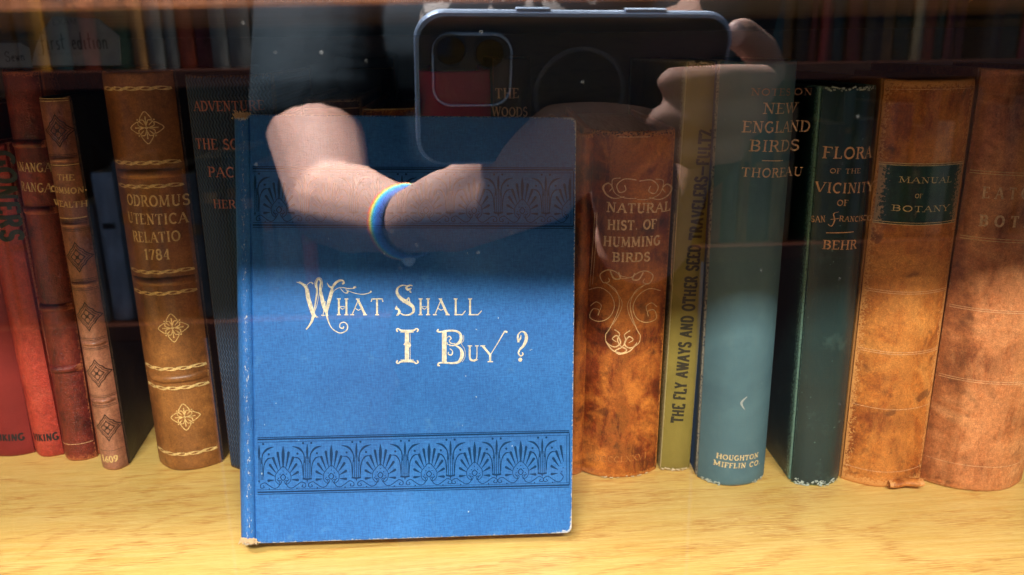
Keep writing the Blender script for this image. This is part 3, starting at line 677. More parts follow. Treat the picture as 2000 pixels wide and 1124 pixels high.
# frayed ends of the spine
FR = plain('frayed linen', srgb(206, 178, 140), .9)
def fray(cz, sgn, name):
    ink = Ink()
    for k in range(46):
        x = random.uniform(-.0066, .0006); P = [(x, cz-.0012*sgn*random.random())]
        for j in range(3): P.append((P[-1][0]+random.uniform(-.0009, .0009), P[-1][1]+sgn*random.uniform(-.0002, .0010)))
        ink.stroke(P, [.0006, .0007, .0004, .0002], True)
    ink.build(name, FR, bb, lambda x, z, o_: (x+plane2(0, .5)[0]*0+(plane2(0, 1)[0] if sgn > 0 else 0), -.0011-.4*max(0, -x-.003)*-1.0-o_*3+random.uniform(-.0004, .0004), z))
fray(plane2(0, 1)[1]-.0006, 1, 'frayed_head'); fray(.0018, -1, 'frayed_tail')
def cov(px, py):
    p = binv @ on_plane(px, py, BL, nrm); return (p.x, p.z)
def cfn(x, z, o_): return (x, -o_, z)
def K(cx_, cy_): return cov(440+cx_/2.857, 480+cy_/2.857)      # crop coordinates of the title
GILT = foil('cream gilt', srgb(244, 234, 206), .5, .05)
mm = .001
ink = Ink()
def T(P, w, sm=True):
    if not hasattr(w, '__len__'): w = [w]*len(P)
    ink.stroke([K(*p) for p in P], [a*mm*.082 for a in w], sm)
# W with its swashes
T([(398, 204), (428, 214), (452, 240), (462, 290), (490, 380), (500, 400)], [2, 9, 14, 20, 20, 8])
T([(490, 214), (478, 205), (462, 214), (452, 232)], [8, 4, 3, 3]); T([(412, 200), (436, 212), (462, 236), (480, 330), (505, 395)], 2.4)
T([(512, 402), (494, 388), (484, 420), (470, 445), (452, 468)], [4, 14, 12, 8, 7])
T([(520, 400), (497, 378), (512, 260), (508, 215), (520, 186), (534, 205), (530, 240), (548, 330), (572, 395)], [3, 4, 10, 10, 8, 10, 12, 20, 6])
T([(496, 376), (512, 330), (528, 250)], 3); T([(504, 236), (500, 205), (516, 180), (536, 186), (543, 215), (536, 250)], 3)
T([(545, 395), (552, 350), (560, 310)], 4); T([(536, 388), (552, 390), (572, 384)], 5)
T([(568, 208), (580, 228), (596, 238), (590, 270), (574, 330), (566, 380), (578, 430), (600, 466), (640, 488), (676, 474), (682, 446), (664, 428), (642, 436), (640, 456), (656, 462), (662, 450)], [3, 8, 12, 18, 17, 11, 6, 5, 5, 6, 6, 5, 5, 5, 7, 6])
T([(598, 236), (612, 212), (636, 196), (656, 196), (662, 208), (652, 214)], [10, 12, 11, 8, 9, 10])
T([(594, 276), (612, 248), (644, 234), (686, 240), (716, 238), (730, 230)], [3, 3, 3, 5, 5, 9]); T([(716, 238), (722, 228)], 7)
T([(640, 236), (664, 262), (680, 264), (684, 254)], [3, 3, 7, 10]); T([(672, 246), (710, 262), (760, 272), (800, 266), (816, 254)], [3, 3, 4, 5, 10])
T([(584, 290), (600, 240), (640, 190)], 2.5)
def rl(P, w, srf=(), sw=6, half=11):
    T(P, w, False)
    for (x, y) in srf: T([(x-half, y), (x+half, y)], sw, False)
def smallcap(ch, x, y0=386, y1=298, w=52):
    h_ = y0-y1
    if ch == 'H':
        rl([(x, y0), (x, y1)], 10, ((x, y0), (x, y1))); rl([(x+w-10, y0), (x+w-10, y1)], 10, ((x+w-10, y0), (x+w-10, y1))); T([(x, y0-h_*.52), (x+(w-10)/2, y0-h_*.34), (x+w-10, y0-h_*.52)], 4, False); T([(x, y0-h_*.52), (x+w-10, y0-h_*.52)], 3, False)
    if ch == 'A':
        rl([(x, y0), (x+w*.42, y1+4)], 5, ((x, y0),)); rl([(x+w*.36, y1), (x+w*.86, y0)], 12, ((x+w*.86, y0),)); T([(x+w*.25, y1), (x+w*.5, y1)], 5, False); T([(x+w*.17, y0-h_*.42), (x+w*.42, y0-h_*.28), (x+w*.68, y0-h_*.42)], 4, False)
    if ch == 'T':
        rl([(x+w*.5, y0), (x+w*.5, y1)], 10, ((x+w*.5, y0),)); T([(x-2, y1+16), (x+3, y1), (x+w-3, y1), (x+w+2, y1+16)], [6, 6, 6, 6], False)
    if ch == 'L':
        rl([(x, y0), (x, y1)], 10, ((x, y1),)); T([(x-8, y0), (x+w*.62, y0), (x+w*.9, y0-22)], [6, 6, 4], False)
smallcap('H', 634); smallcap('A', 708, w=84); smallcap('T', 816, w=62)
smallcap('H', 1090); smallcap('A', 1170, w=82); smallcap('L', 1286, w=60); smallcap('L', 1366, w=72)
# S
T([(1046, 226), (1030, 222), (1010, 234), (1020, 246), (1040, 238)], [3, 8, 10, 12, 4]); T([(1030, 250), (1036, 262), (1028, 256)], 5)
T([(1030, 228), (990, 222), (964, 236), (958, 262), (976, 292), (1012, 316), (1046, 340), (1050, 368), (1028, 386), (992, 386), (966, 366)], [4, 6, 9, 14, 17, 20, 16, 12, 8, 6, 6])
T([(956, 340), (952, 352), (966, 356), (972, 372), (960, 388), (968, 366), (954, 336)], [4, 9, 10, 12, 8, 6, 3]); T([(990, 318), (1010, 310), (1024, 292), (1030, 318)], [3, 10, 5, 5])
# I
T([(1014, 480), (1014, 640)], 22, False); T([(1000, 556), (1014, 540), (1030, 556), (1014, 572)], 12)
for yy, s_ in ((474, 1), (648, -1)):
    T([(962, yy+8*s_), (956, yy-4*s_), (966, yy-10*s_), (980, yy), (1014, yy+4*s_), (1050, yy), (1064, yy-10*s_), (1076, yy-4*s_), (1070, yy+8*s_)], [7, 8, 6, 10, 14, 10, 6, 8, 7])
    T([(978, yy+10*s_), (1052, yy+10*s_)], 3, False)
T([(1032, 490), (1032, 640)], 2.5, False)
# B
T([(1222, 478), (1222, 650)], 24, False); T([(1190, 466), (1184, 478), (1200, 482), (1240, 476), (1290, 478), (1314, 500), (1310, 536), (1280, 556), (1250, 558)], [6, 9, 8, 10, 10, 14, 16, 8, 5])
T([(1280, 556), (1312, 576), (1322, 610), (1306, 646), (1270, 656), (1200, 654), (1186, 668), (1198, 670)], [5, 12, 20, 14, 10, 8, 8, 6])
T([(1232, 520), (1248, 506), (1260, 518), (1250, 532), (1262, 546), (1284, 546)], [4, 5, 6, 5, 5, 4]); T([(1240, 540), (1240, 552), (1256, 552)], 4)
T([(1252, 575), (1268, 590), (1262, 610), (1244, 606), (1246, 594)], [4, 5, 7, 5, 5]); T([(1330, 500), (1330, 530), (1318, 548), (1336, 580), (1338, 620), (1322, 650)], 2.5)
# U Y ?
T([(1364, 560), (1364, 620), (1374, 640), (1396, 638), (1404, 620), (1404, 560)], [10, 10, 10, 7, 5, 5]); T([(1352, 560), (1378, 560)], 5, False); T([(1394, 560), (1414, 560)], 5, False); T([(1386, 648), (1410, 636)], 3)
T([(1436, 560), (1478, 610), (1478, 646)], 11, False); T([(1424, 560), (1450, 560)], 6, False); T([(1464, 648), (1494, 648)], 6, False); T([(1478, 612), (1520, 545), (1552, 490), (1560, 480), (1574, 484)], [4, 5, 6, 9, 9])
T([(1640, 540), (1632, 520), (1636, 495), (1654, 480), (1674, 490), (1680, 520), (1666, 556), (1644, 580), (1636, 600), (1648, 616), (1662, 606), (1656, 596)], [5, 10, 7, 6, 12, 17, 14, 9, 8, 7, 7, 5])
T([(1630, 540), (1646, 520), (1650, 500)], [4, 9, 4]); x_, y_ = K(1646, 637); ink.dot(x_, y_, .0009)
ink.build('title_lettering', GILT, bb, cfn, .0001, .00012)
# blind-stamped palmette borders, darker cloth pressed into the board
STAMP = plain('dark blue stamping', srgb(18, 56, 98), .8, 0, .1)
def frieze(name, ya, yb, slope, cents, L, Rr, yref):
    """ya/yb: photo heights of the band's rules at its left end"""
    ink = Ink(); hh = yb-ya
    def q_(px, t_): return cov(px, ya+(yb-ya)*t_ + slope(px))
    def s(P, w, sm=True):
        if not hasattr(w, '__len__'): w = [w]*len(P)
        ink.stroke([q_(*p) for p in P], [a*mm*.225 for a in w], sm)
    for t_, w in ((-.055, 1.6), (-.02, 3.0), (1.0, 3.0), (1.04, 1.4), (.955, .9), (.035, .9)): s([(L, t_), ((L+Rr)/2, t_), (Rr, t_)], w, False)
    s([(Rr, 0), (Rr, 1)], 1.6, False); s([(Rr-5, .04), (Rr-5, .95)], 1., False)
    def inside(px): return L+2 < px < Rr-6
    for c in cents:
        def ok(P): return all(inside(p[0]) for p in P)
        def e(P, w):
            if ok(P): s(P, w)
        for k in range(-5, 6):                      # petals
            a = math.radians(k*18.5); r0, r1 = .22, (.56 if k else .64)-.020*abs(k)
            sx, sz = math.sin(a), math.cos(a); asp = 66.
            P = [(c+sx*r0*asp*1.15, .76-sz*r0), (c+sx*(r0+.6*(r1-r0))*asp, .76-sz*(r0+.6*(r1-r0))), (c+sx*r1*asp*.94, .76-sz*r1)]
            wk = 5.6 if k == 0 else 5.0
            e(P, [.8, wk*.7, wk]) if k else e(P[:2]+[(c, .12)], [1.5, 6, .8])
            if k and ok(P): x, z = q_(*P[2]); ink.dot(x, z, wk*.5*mm*.225)
        e([(c, .50), (c-8, .58), (c-15, .68), (c-14, .80), (c-6, .86), (c-3, .80), (c-8, .78)], 1.3)
        e([(c, .50), (c+8, .58), (c+15, .68), (c+14, .80), (c+6, .86), (c+3, .80), (c+8, .78)], 1.3)
        e([(c, .66), (c-5, .72), (c, .78), (c+5, .72), (c, .66)], 1.8)
        for dx, dt in ((0, .60), (-6, .66), (6, .66), (-9, .74), (9, .74)):
            if inside(c+dx): x, z = q_(c+dx, dt); ink.dot(x, z, .00026)
        for sg in (-1, 1):                          # running scroll
            e([(c+sg*12, .76), (c+sg*6, .83), (c+sg*10, .91), (c+sg*18, .93), (c+sg*28, .87), (c+sg*36, .82), (c+sg*44, .86), (c+sg*43, .92), (c+sg*37, .91), (c+sg*39, .87)], 1.5)
            if inside(c+sg*27): x, z = q_(c+sg*27, .94); ink.dot(x, z, .0003)
        k_ = c-47                                   # flower column between palmettes
        for cc in ((k_,) if c != cents[-1] or True else ()):
            if cc < L+3 or cc+8 > Rr: continue
            def e2(P, w, ):
                if all(inside(p[0]) for p in P): s(P, w)
            for dx in (-7.5, -4, 0, 4, 7.5): e2([(cc+dx, .76), (cc+dx*.9, .5), (cc+dx*.7, .33)], 1.3)
            e2([(cc-9, .755), (cc, .77), (cc+9, .755)], 3.2); e2([(cc, .77), (cc, .83)], [4, .5]); e2([(cc, .38), (cc, .22), (cc, .09)], [2, 4.2, 1])
            for sg in (-1, 1):
                e2([(cc+sg*5, .45), (cc+sg*7, .28), (cc+sg*16, .17), (cc+sg*29, .13)], [1.6, 2.2, 4, .8])
                e2([(cc+sg*8, .7), (cc+sg*10, .48), (cc+sg*17, .36), (cc+sg*27, .34)], [1.3, 1.8, 2.6, .8])
                for dx, dt in ((8, .07), (19, .27)):
                    if inside(cc+sg*dx): x, z = q_(cc+sg*dx, dt); ink.dot(x, z, .0005)
    ink.build(name, STAMP, bb, cfn, .00006, .0001)
frieze('stamped_palmette_border', 861, 962, lambda px: -(px-500)*.0235, [553, 647, 743, 838, 927, 1017, 1106], 503, 1112, 0)
frieze('stamped_palmette_border', 332, 440, lambda px: (px-492)*.004, [545, 642, 738, 832, 926, 1020, 1113], 494, 1120, 0)

# ------------------------------------------------------------------ paper tags and dust
t = NT('frosted paper'); nz = t.noise(t.coord(), 200, 4); t.bsdf(t.ramp(nz, [(.3, (.11, .12, .13, 1)), (.7, (.15, .155, .16, 1))]), .7); PAP = t.m
def papertag(label_, pts, y, rows, curve=False, nm='price_tag'):
    P0 = Vector((0, y, 0)); n = Vector((0, 1, 0))
    W3 = [on_plane(px, py, P0, n) for px, py in pts]; o0 = W3[0].copy()
    r = empty(nm, o0, label_, 'tag')
    m_ = len(W3); V = [p-o0 for p in W3]+[p-o0+Vector((0, .0006, 0)) for p in W3]
    mk('card', V, [tuple(range(m_)), tuple(range(2*m_-1, m_-1, -1))]+[(i, i+m_, (i+1) % m_+m_, (i+1) % m_) for i in range(m_)], PAP, r)
    ink = Ink()
    for s_, x0, x1, y0, cap, kw in rows:
        A = on_plane(x0, y0, P0, n)-o0; B = on_plane(x1, y0-2, P0, n)-o0; D = on_plane(x0, y0-cap, P0, n)-o0
        write(ink, s_, (A.x, A.z), (B.x, B.z), D.z-A.z, **kw)
    ink.build('lettering', INK, r, lambda x, z, o_: (x, -.0002-o_, z))
    return r
for ch, w_, st in (('f', .42, [arc(.3, .8, .14, .25, 20, 180, 8)+[(.16, 0), (.1, -.3)], [(0, .5), (.34, .55)]]),
                   ('i', .26, [[(.1, .55), (.1, .05), (.2, .02)]]), ('r', .36, [[(.08, .55), (.1, 0)], arc(.25, .3, .15, .22, 180, 60, 6)]),
                   ('s', .36, [[(.32, .5), (.14, .5), (.12, .34), (.3, .22), (.26, .04), (.06, .04)]]), ('t', .36, [[(.18, .95), (.14, .1), (.28, .04)], [(0, .58), (.34, .62)]]),
                   ('e', .42, [[(.06, .28), (.34, .34), (.3, .52), (.14, .5), (.06, .26), (.16, .04), (.36, .08)]]), ('d', .46, [arc(.18, .26, .14, .25, 0, 360, 10), [(.36, 1), (.34, 0)]]),
                   ('o', .42, [arc(.2, .27, .15, .26, 0, 360, 10)]), ('n', .44, [[(.06, .55), (.08, 0)], [(.08, .3), (.2, .54), (.34, .45), (.36, 0)]]), ('w', .5, [[(.04, .55), (.14, .02), (.24, .45), (.34, .02), (.44, .55)]])):
    GL[ch] = (w_, [('K', P) for P in st], [])
hand = dict(thick=.09, thin=.07, serif=0, gap=.08)
papertag('grey card with a curved left edge and a handwritten first edition note', [(62, 128), (66, 104), (74, 80), (86, 56), (103, 33), (190, 36), (232, 70), (236, 128)], .262,
         [('EXAM', 104, 152, 50, 12, hand), ('first edition', 82, 212, 98, 34, hand), ('EDITED', 74, 160, 110, 5, hand)])
papertag('small pale grey card at the upper left edge, handwritten', [(-40, 132), (-40, 84), (38, 84), (56, 94), (62, 132)], .264, [('Sewn'.replace('S', 'S'), 12, 50, 121, 20, hand)])
# dust: specks on the pane
V = []; Fc = []
spots = [(628, 103, 9), (940, 63, 6), (475, 45, 6), (538, 103, 4), (813, 478, 5), (1487, 528, 5), (1676, 228, 7), (500, 322, 5), (933, 494, 6), (1138, 160, 5), (1000, 455, 4), (766, 452, 4), (1640, 790, 4), (715, 120, 4), (1640, 545, 4)]
for k in range(40): spots.append((random.uniform(0, 2000), random.uniform(0, 1000), random.uniform(1.2, 3.4)))
for (px, py, r) in spots:
    P = on_plane(px, py, Vector((0, GY+.0012, 0)), Vector((0, 1, 0))); r = r*.000022; a = random.random()*3; b0 = len(V)
    for k in range(6):
        th = k*math.pi/3; e1, e2 = r*1.5*math.cos(th), r*.8*math.sin(th)
        V.append((P.x+e1*math.cos(a)-e2*math.sin(a), P.y, P.z+e1*math.sin(a)+e2*math.cos(a)))
    V.append((P.x, P.y-r*.4, P.z)); V.append((P.x, P.y+r*.4, P.z))
    for k in range(6): Fc += [(b0+k, b0+(k+1) % 6, b0+6), (b0+(k+1) % 6, b0+k, b0+7)]
o = mk('dust', V, Fc, plain('dust', (.42, .42, .42, 1), 1), None); tag(o, 'pale dust specks clinging to the glass pane', 'dust', kind='stuff')

# ------------------------------------------------------------------ what the pane reflects: the phone
ph = empty('phone', label='dark phone in a matte case held level, two lenses facing the glass', cat='phone', mat=Matrix((RR, UU, -F)).transposed().to_4x4())
pm = ph.matrix_world.copy(); pm.translation = C; ph.matrix_world = pm
def rrect(x0, x1, y0, y1, r, n=8):
    P = []
    for cx, cy, a in ((x1-r, y1-r, 0), (x0+r, y1-r, 90), (x0+r, y0+r, 180), (x1-r, y0+r, 270)):
        P += [(cx+r*math.cos(math.radians(a+90*k/n)), cy+r*math.sin(math.radians(a+90*k/n))) for k in range(n+1)]
    return P
def slab(name, P, z0, z1, mat, parent, bev=.0005, prof=None):
    n = len(P); V = [(x, y, z0) for x, y in P]+[(x, y, z1) for x, y in P]
    return mk(name, V, [tuple(range(n-1, -1, -1)), tuple(range(n, 2*n))]+[(i, (i+1) % n, (i+1) % n+n, i+n) for i in range(n)], mat, parent, bevel=bev)
CASE = plain('matte black case', (.022, .030, .042, 1), .42, spec=.5); RIM = plain('steel blue rim', srgb(150, 170, 200), .4, .35)
PGL = plain('lens glass', (.002, .002, .004, 1), .05)
X0, X1, Y0, Y1 = -.0150, .1335, -.0570, .0150
slab('case', rrect(X0+.0008, X1-.0008, Y0+.0008, Y1-.0008, .0122), .0051, .0140, CASE, ph, .0006)      # local +z points away from the books
slab('frame', rrect(X0-.0012, X1+.0012, Y0-.0012, Y1+.0012, .0135), .0056, .0128, RIM, ph, .0022)
slab('screen', rrect(X0+.002, X1-.002, Y0+.002, Y1-.002, .010), .0139, .0144, PGL, ph, .0001)
def ring(name, P, w, z0, z1, mat, parent):
    n = len(P); cx = sum(p[0] for p in P)/n; cy = sum(p[1] for p in P)/n
    rr_ = [math.hypot(p[0]-cx, p[1]-cy) for p in P]
    Q = [(cx+(p[0]-cx)*(1-w/r), cy+(p[1]-cy)*(1-w/r)) for p, r in zip(P, rr_)]
    V = [(x, y, z1) for x, y in P]+[(x, y, z0) for x, y in P]+[(x, y, z0) for x, y in Q]+[(x, y, z1) for x, y in Q]
    Fc = []
    for i in range(n):
        j = (i+1) % n
        for k in range(4): Fc.append((i+k*n, j+k*n, j+((k+1) % 4)*n, i+((k+1) % 4)*n))
    return mk(name, V, Fc, mat, parent, bevel=.0003)
ring('camera_surround', rrect(-.0085, .0285, -.0265, .0075, .009), .0012, .0019, .0052, RIM, ph)
slab('camera_bump', rrect(-.0073, .0273, -.0253, .0063, .008), .0025, .0051, plain('bump glass', (.05, .055, .075, 1), .2), ph)
for lx, ly in ((0, 0), (.0178, -.0012), ):
    ring('lens_ring', [(lx+.0080*math.cos(k*math.pi/12), ly+.0075*math.sin(k*math.pi/12)) for k in range(24)], .0012, .0012, .0026, CASE, ph)
    slab('lens', [(lx+.0062*math.cos(k*math.pi/12), ly+.0062*math.sin(k*math.pi/12)) for k in range(24)], .0016, .0025, PGL, ph, .0001)
ring('magnet_ring', [(.062+.0225*math.cos(k*math.pi/24), -.0215+.0225*math.sin(k*math.pi/24)) for k in range(48)], .0022, .0047, .0052, plain('grey ring', (.07, .085, .12, 1), .35), ph)
for x0_, x1_ in ((.030, .046), (.081, .101)): slab('side_button', rrect(x0_, x1_, Y1+.0011, Y1+.0022, .0004, 2), .0078, .0112, RIM, ph, .0002)

# ------------------------------------------------------------------ the person behind the phone
class Blob:
    def __init__(s): s.V = []; s.F = []
    def ball(s, c, r, sc=(1, 1, 1), n=14):
        b0 = len(s.V); s.V.append((c[0], c[1], c[2]+r*sc[2]))
        for i in range(1, n//2):
            th = math.pi*i/(n//2)
            for j in range(n):
                p = 2*math.pi*j/n; s.V.append((c[0]+r*sc[0]*math.sin(th)*math.cos(p), c[1]+r*sc[1]*math.sin(th)*math.sin(p), c[2]+r*sc[2]*math.cos(th)))
        s.V.append((c[0], c[1], c[2]-r*sc[2])); rows = n//2-1; e = len(s.V)-1
        for j in range(n): s.F.append((b0, b0+1+j, b0+1+(j+1) % n)); s.F.append((e, b0+1+(rows-1)*n+(j+1) % n, b0+1+(rows-1)*n+j))
        for i in range(rows-1):
            for j in range(n):
                a = b0+1+i*n+j; c2 = b0+1+i*n+(j+1) % n; s.F.append((a, a+n, c2+n, c2))
    def limb(s, A, B, r0, r1, steps=7):
        A, B = Vector(A), Vector(B); L = (B-A).length; k = max(2, int(L/(min(r0, r1)*.22)))
        for i in range(k+1): s.ball(A.lerp(B, i/k), r0+(r1-r0)*i/k, n=16)
    def build(s, name, mat, parent, voxel, smooth=6):
        o = mk(name, s.V, s.F, mat, parent)
        r = o.modifiers.new('fuse', 'REMESH'); r.mode = 'VOXEL'; r.voxel_size = voxel; r.use_smooth_shade = True
        sm = o.modifiers.new('soft', 'SMOOTH'); sm.factor = .5; sm.iterations = smooth
        return o
t = NT('skin'); nz = t.noise(t.coord(), 30, 4); nf = t.noise(t.coord(), 500, 3)
t.bsdf(t.ramp(nz, [(.3, (.34, .18, .13, 1)), (.7, (.43, .235, .175, 1))]), .68, sss=.12, normal=t.bump(nf, .0003, .3)); SKIN = t.m
per = empty('person', mir(1050, 400, .8), 'person in a dark printed tee holding up a phone, mirrored in the glass', 'person')
off = per.location
def pv(p): return Vector(p)-off
B = Blob()
LS, LE, LW = mir(640, -190, .84), mir(648, 398, .70), mir(798, 434, .50)      # image-left arm
B.limb(pv(LS), pv(mir(612, 240, .745)), .056, .046); B.limb(pv(mir(612, 240, .745)), pv(LE), .046, .037)
ME = LE.lerp(LW, .35); B.limb(pv(LE), pv(ME), .036, .035); B.limb(pv(ME), pv(LW), .034, .0195)
KN = mir(1110, 315, .395); KN2 = mir(1330, 330, .385)
B.limb(pv(LW), pv(mir(880, 410, .455)), .0195, .0235)
for dx, dy, r in ((0, -25, .018), (-30, -72, .015), (-40, 30, .015)): B.limb(pv(mir(880, 415, .455)), pv(mir(1110+dx, 345+dy, .395)), .023, r)
for dx, dy, r in ((0, 0, .013), (10, -40, .012)): B.limb(pv(mir(1090, 305+dy, .395)), pv(mir(1340+dx, 255+dy, .42)), .016, r)
B.limb(pv(mir(1350, 240, .42)), pv(mir(1460, 190, .44)), .014, .012)
# fingers curling round the far end of the phone and back over it
def finger(pts, r0, r1):
    P = [pv(mir(*p)) for p in pts]; n = len(P)-1
    for i in range(n): B.limb(P[i], P[i+1], r0+(r1-r0)*i/n, r0+(r1-r0)*(i+1)/n)
finger([(1380, 250, .42), (1480, 180, .425), (1485, 160, .385), (1410, 158, .368), (1312, 162, .368)], .0098, .0072)
finger([(1370, 280, .42), (1465, 235, .42), (1460, 222, .385), (1380, 232, .370), (1290, 236, .370)], .0096, .0068)
finger([(1350, 300, .42), (1430, 290, .42), (1425, 292, .388), (1370, 296, .376), (1325, 300, .376)], .0085, .0060)
finger([(1400, 230, .43), (1500, 140, .43), (1485, 100, .41), (1447, 68, .395)], .0100, .0085)
# other arm: elbow low, forearm rising behind the phone
RS, RE = mir(1440, -170, .80), mir(1255, 462, .70)
B.limb(pv(RS), pv(RE), .055, .042); B.limb(pv(RE), pv(mir(1235, 345, .60)), .038, .034); B.limb(pv(mir(1235, 345, .60)), pv(mir(1210, 230, .50)), .033, .025)
B.limb(pv(mir(1210, 250, .50)), pv(mir(1170, 190, .46)), .027, .024)
for k, (x, y) in enumerate(((1120, 120), (1150, 110), (1185, 112), (1215, 125))): finger([(1165+k*14, 185, .47), (x, y+30, .45), (x-6, y+12, .42)], .010, .007)
# trunk, neck, head
TC = mir(1050, 250, .88)
def tp(dx, dy, dz): return pv(TC+Vector((dx, dy, dz)))
for dz, sx, sy in ((-.34, .165, .12), (-.24, .160, .115), (-.13, .160, .115), (-.02, .17, .12), (.08, .18, .12), (.17, .175, .105)): B.ball(tp(0, 0, dz), 1, (sx, sy, .11), 20)
B.limb(tp(-.15, 0, .22), pv(LS), .05, .056); B.limb(tp(.15, 0, .22), pv(RS), .05, .055)
B.limb(tp(0, -.01, .25), tp(0, .02, .44), .055, .052)
hc = tp(0, .04, .555); B.ball(hc, 1, (.074, .092, .112), 20); B.ball(hc+Vector((0, .045, -.055)), 1, (.05, .045, .05), 16)
B.limb(hc+Vector((0, .085, .02)), hc+Vector((0, .102, -.02)), .009, .013)
for sg in (-1, 1): B.ball(hc+Vector((sg*.075, -.005, -.01)), 1, (.009, .02, .03), 10)
B.limb(hc+Vector((-.02, .083, -.048)), hc+Vector((.02, .083, -.048)), .007, .007)
nl = Blob(); nl.ball(pv(mir(1438, 66, .389)), 1, (.0045, .0035, .0062), 12); mk('fingernail', nl.V, nl.F, plain('nail', (.62, .40, .36, 1), .25), per, True)
body = B.build('body', SKIN, per, .0026, 5)
Hh = Blob(); Hh.ball(hc+Vector((0, -.018, .022)), 1, (.083, .094, .108), 20); Hh.ball(hc+Vector((0, .02, .07)), 1, (.076, .075, .055), 16)
Hh.build('hair', plain('dark hair', (.02, .013, .01, 1), .5), per, .004, 3)
for sg in (-1, 1):
    Ey = Blob(); Ey.ball(hc+Vector((sg*.03, .078, .005)), .012); mk('eye', Ey.V, Ey.F, plain('eye', (.5, .48, .45, 1), .2), per, True)
# the tee
t = NT('dark tee'); c_ = t.coord(); nz = t.noise(c_, 9, 5, .6, .8); sx_ = t.n('ShaderNodeSeparateXYZ'); t.l(t.n('ShaderNodeTexCoord').outputs['Object'], sx_.inputs[0])
sh = t.ramp(nz, [(.3, (.004, .010, .015, 1)), (.7, (.007, .016, .023, 1))])
st_ = t.noise(t.coord(scale=(1, 1, .16)), 60, 3, .6, .5); zm = t.ramp(t.math('ADD', sx_.outputs[2], .0), [(.0, 0.), (.02, 1.)])
pz = TC.z-off.z
hi = t.math('GREATER_THAN', sx_.outputs[2], pz+.05); xm = t.math('LESS_THAN', t.math('ABSOLUTE', t.math('SUBTRACT', sx_.outputs[0], TC.x-off.x-.03)), .09)
pr = t.math('MULTIPLY', t.math('MULTIPLY', t.ramp(st_, [(.54, 0.), (.6, 1.)]), hi), xm)
fld = t.noise(t.coord(scale=(1, 1, .4)), 14, 4, .6, 1.2)
t.bsdf(t.mix(t.math('MULTIPLY', pr, .7), sh, (.35, .32, .30, 1)), .85, normal=t.bump(fld, .006, .35), spec=.2); TEE = t.m
Tb = Blob()
for dz, sx, sy in ((-.34, .183, .135), (-.24, .178, .13), (-.13, .175, .13), (-.02, .184, .135), (.08, .192, .133), (.17, .186, .117)): Tb.ball(tp(0, 0, dz), 1, (sx, sy, .115), 20)
Tb.limb(tp(-.15, 0, .215), pv(LS), .058, .068); Tb.limb(pv(LS), pv(mir(614, 205, .755)), .070, .060)
Tb.limb(tp(.15, 0, .215), pv(RS), .058, .066); Tb.limb(pv(RS), pv(mir(1330, 270, .745)), .066, .056)
Tb.build('tee_shirt', TEE, per, .004, 4)
Tr = Blob(); Tr.limb(tp(0, 0, -.40), tp(0, 0, -.50), .15, .16)
for sg in (-1, 1): Tr.limb(tp(sg*.085, 0, -.48), tp(sg*.10, .01, -.98), .095, .065)
Tr.build('trousers', plain('dark denim', (.012, .016, .03, 1), .8), per, .007, 4)
# rainbow wristband: a thing worn
ax = (pv(mir(880, 410, .455))-pv(LE)).normalized(); wc = LW+ax*.001
t = NT('rainbow band'); uvn = t.n('ShaderNodeTexCoord'); s_ = t.n('ShaderNodeSeparateXYZ'); t.l(uvn.outputs['UV'], s_.inputs[0])
t.bsdf(t.ramp(s_.outputs[1], [(0., (.8, .04, .14, 1)), (.14, (.9, .28, .04, 1)), (.26, (.9, .78, .12, 1)), (.38, (.12, .62, .4, 1)), (.5, (.04, .35, .85, 1)), (.72, (.05, .12, .5, 1)), (1., (.01, .012, .03, 1))]), .65); RB = t.m
e1 = ax.orthogonal().normalized(); e2 = ax.cross(e1)
wb = empty('wristband', wc, 'rainbow striped wristband with a small clasp on the reflected wrist', 'wristband')
def wf(a, c):
    th = 2*math.pi*a; r = .0198+.0045*(1-c)+.0008*math.sin(math.pi*c); return (e1*math.cos(th)+e2*math.sin(th))*r+ax*(c-.5)*.017
grid('band', wf, 48, 8, RB, wb)
cl = Blob(); dn = (Vector((0, .3, -1))-ax*Vector((0, .3, -1)).dot(ax)).normalized(); cl.ball(dn*.0232, .0042); cl.ball(dn*.0232-ax*.007, .003)
mk('clasp', cl.V, cl.F, plain('clasp', (.6, .75, .8, 1), .25, .4), wb, True)

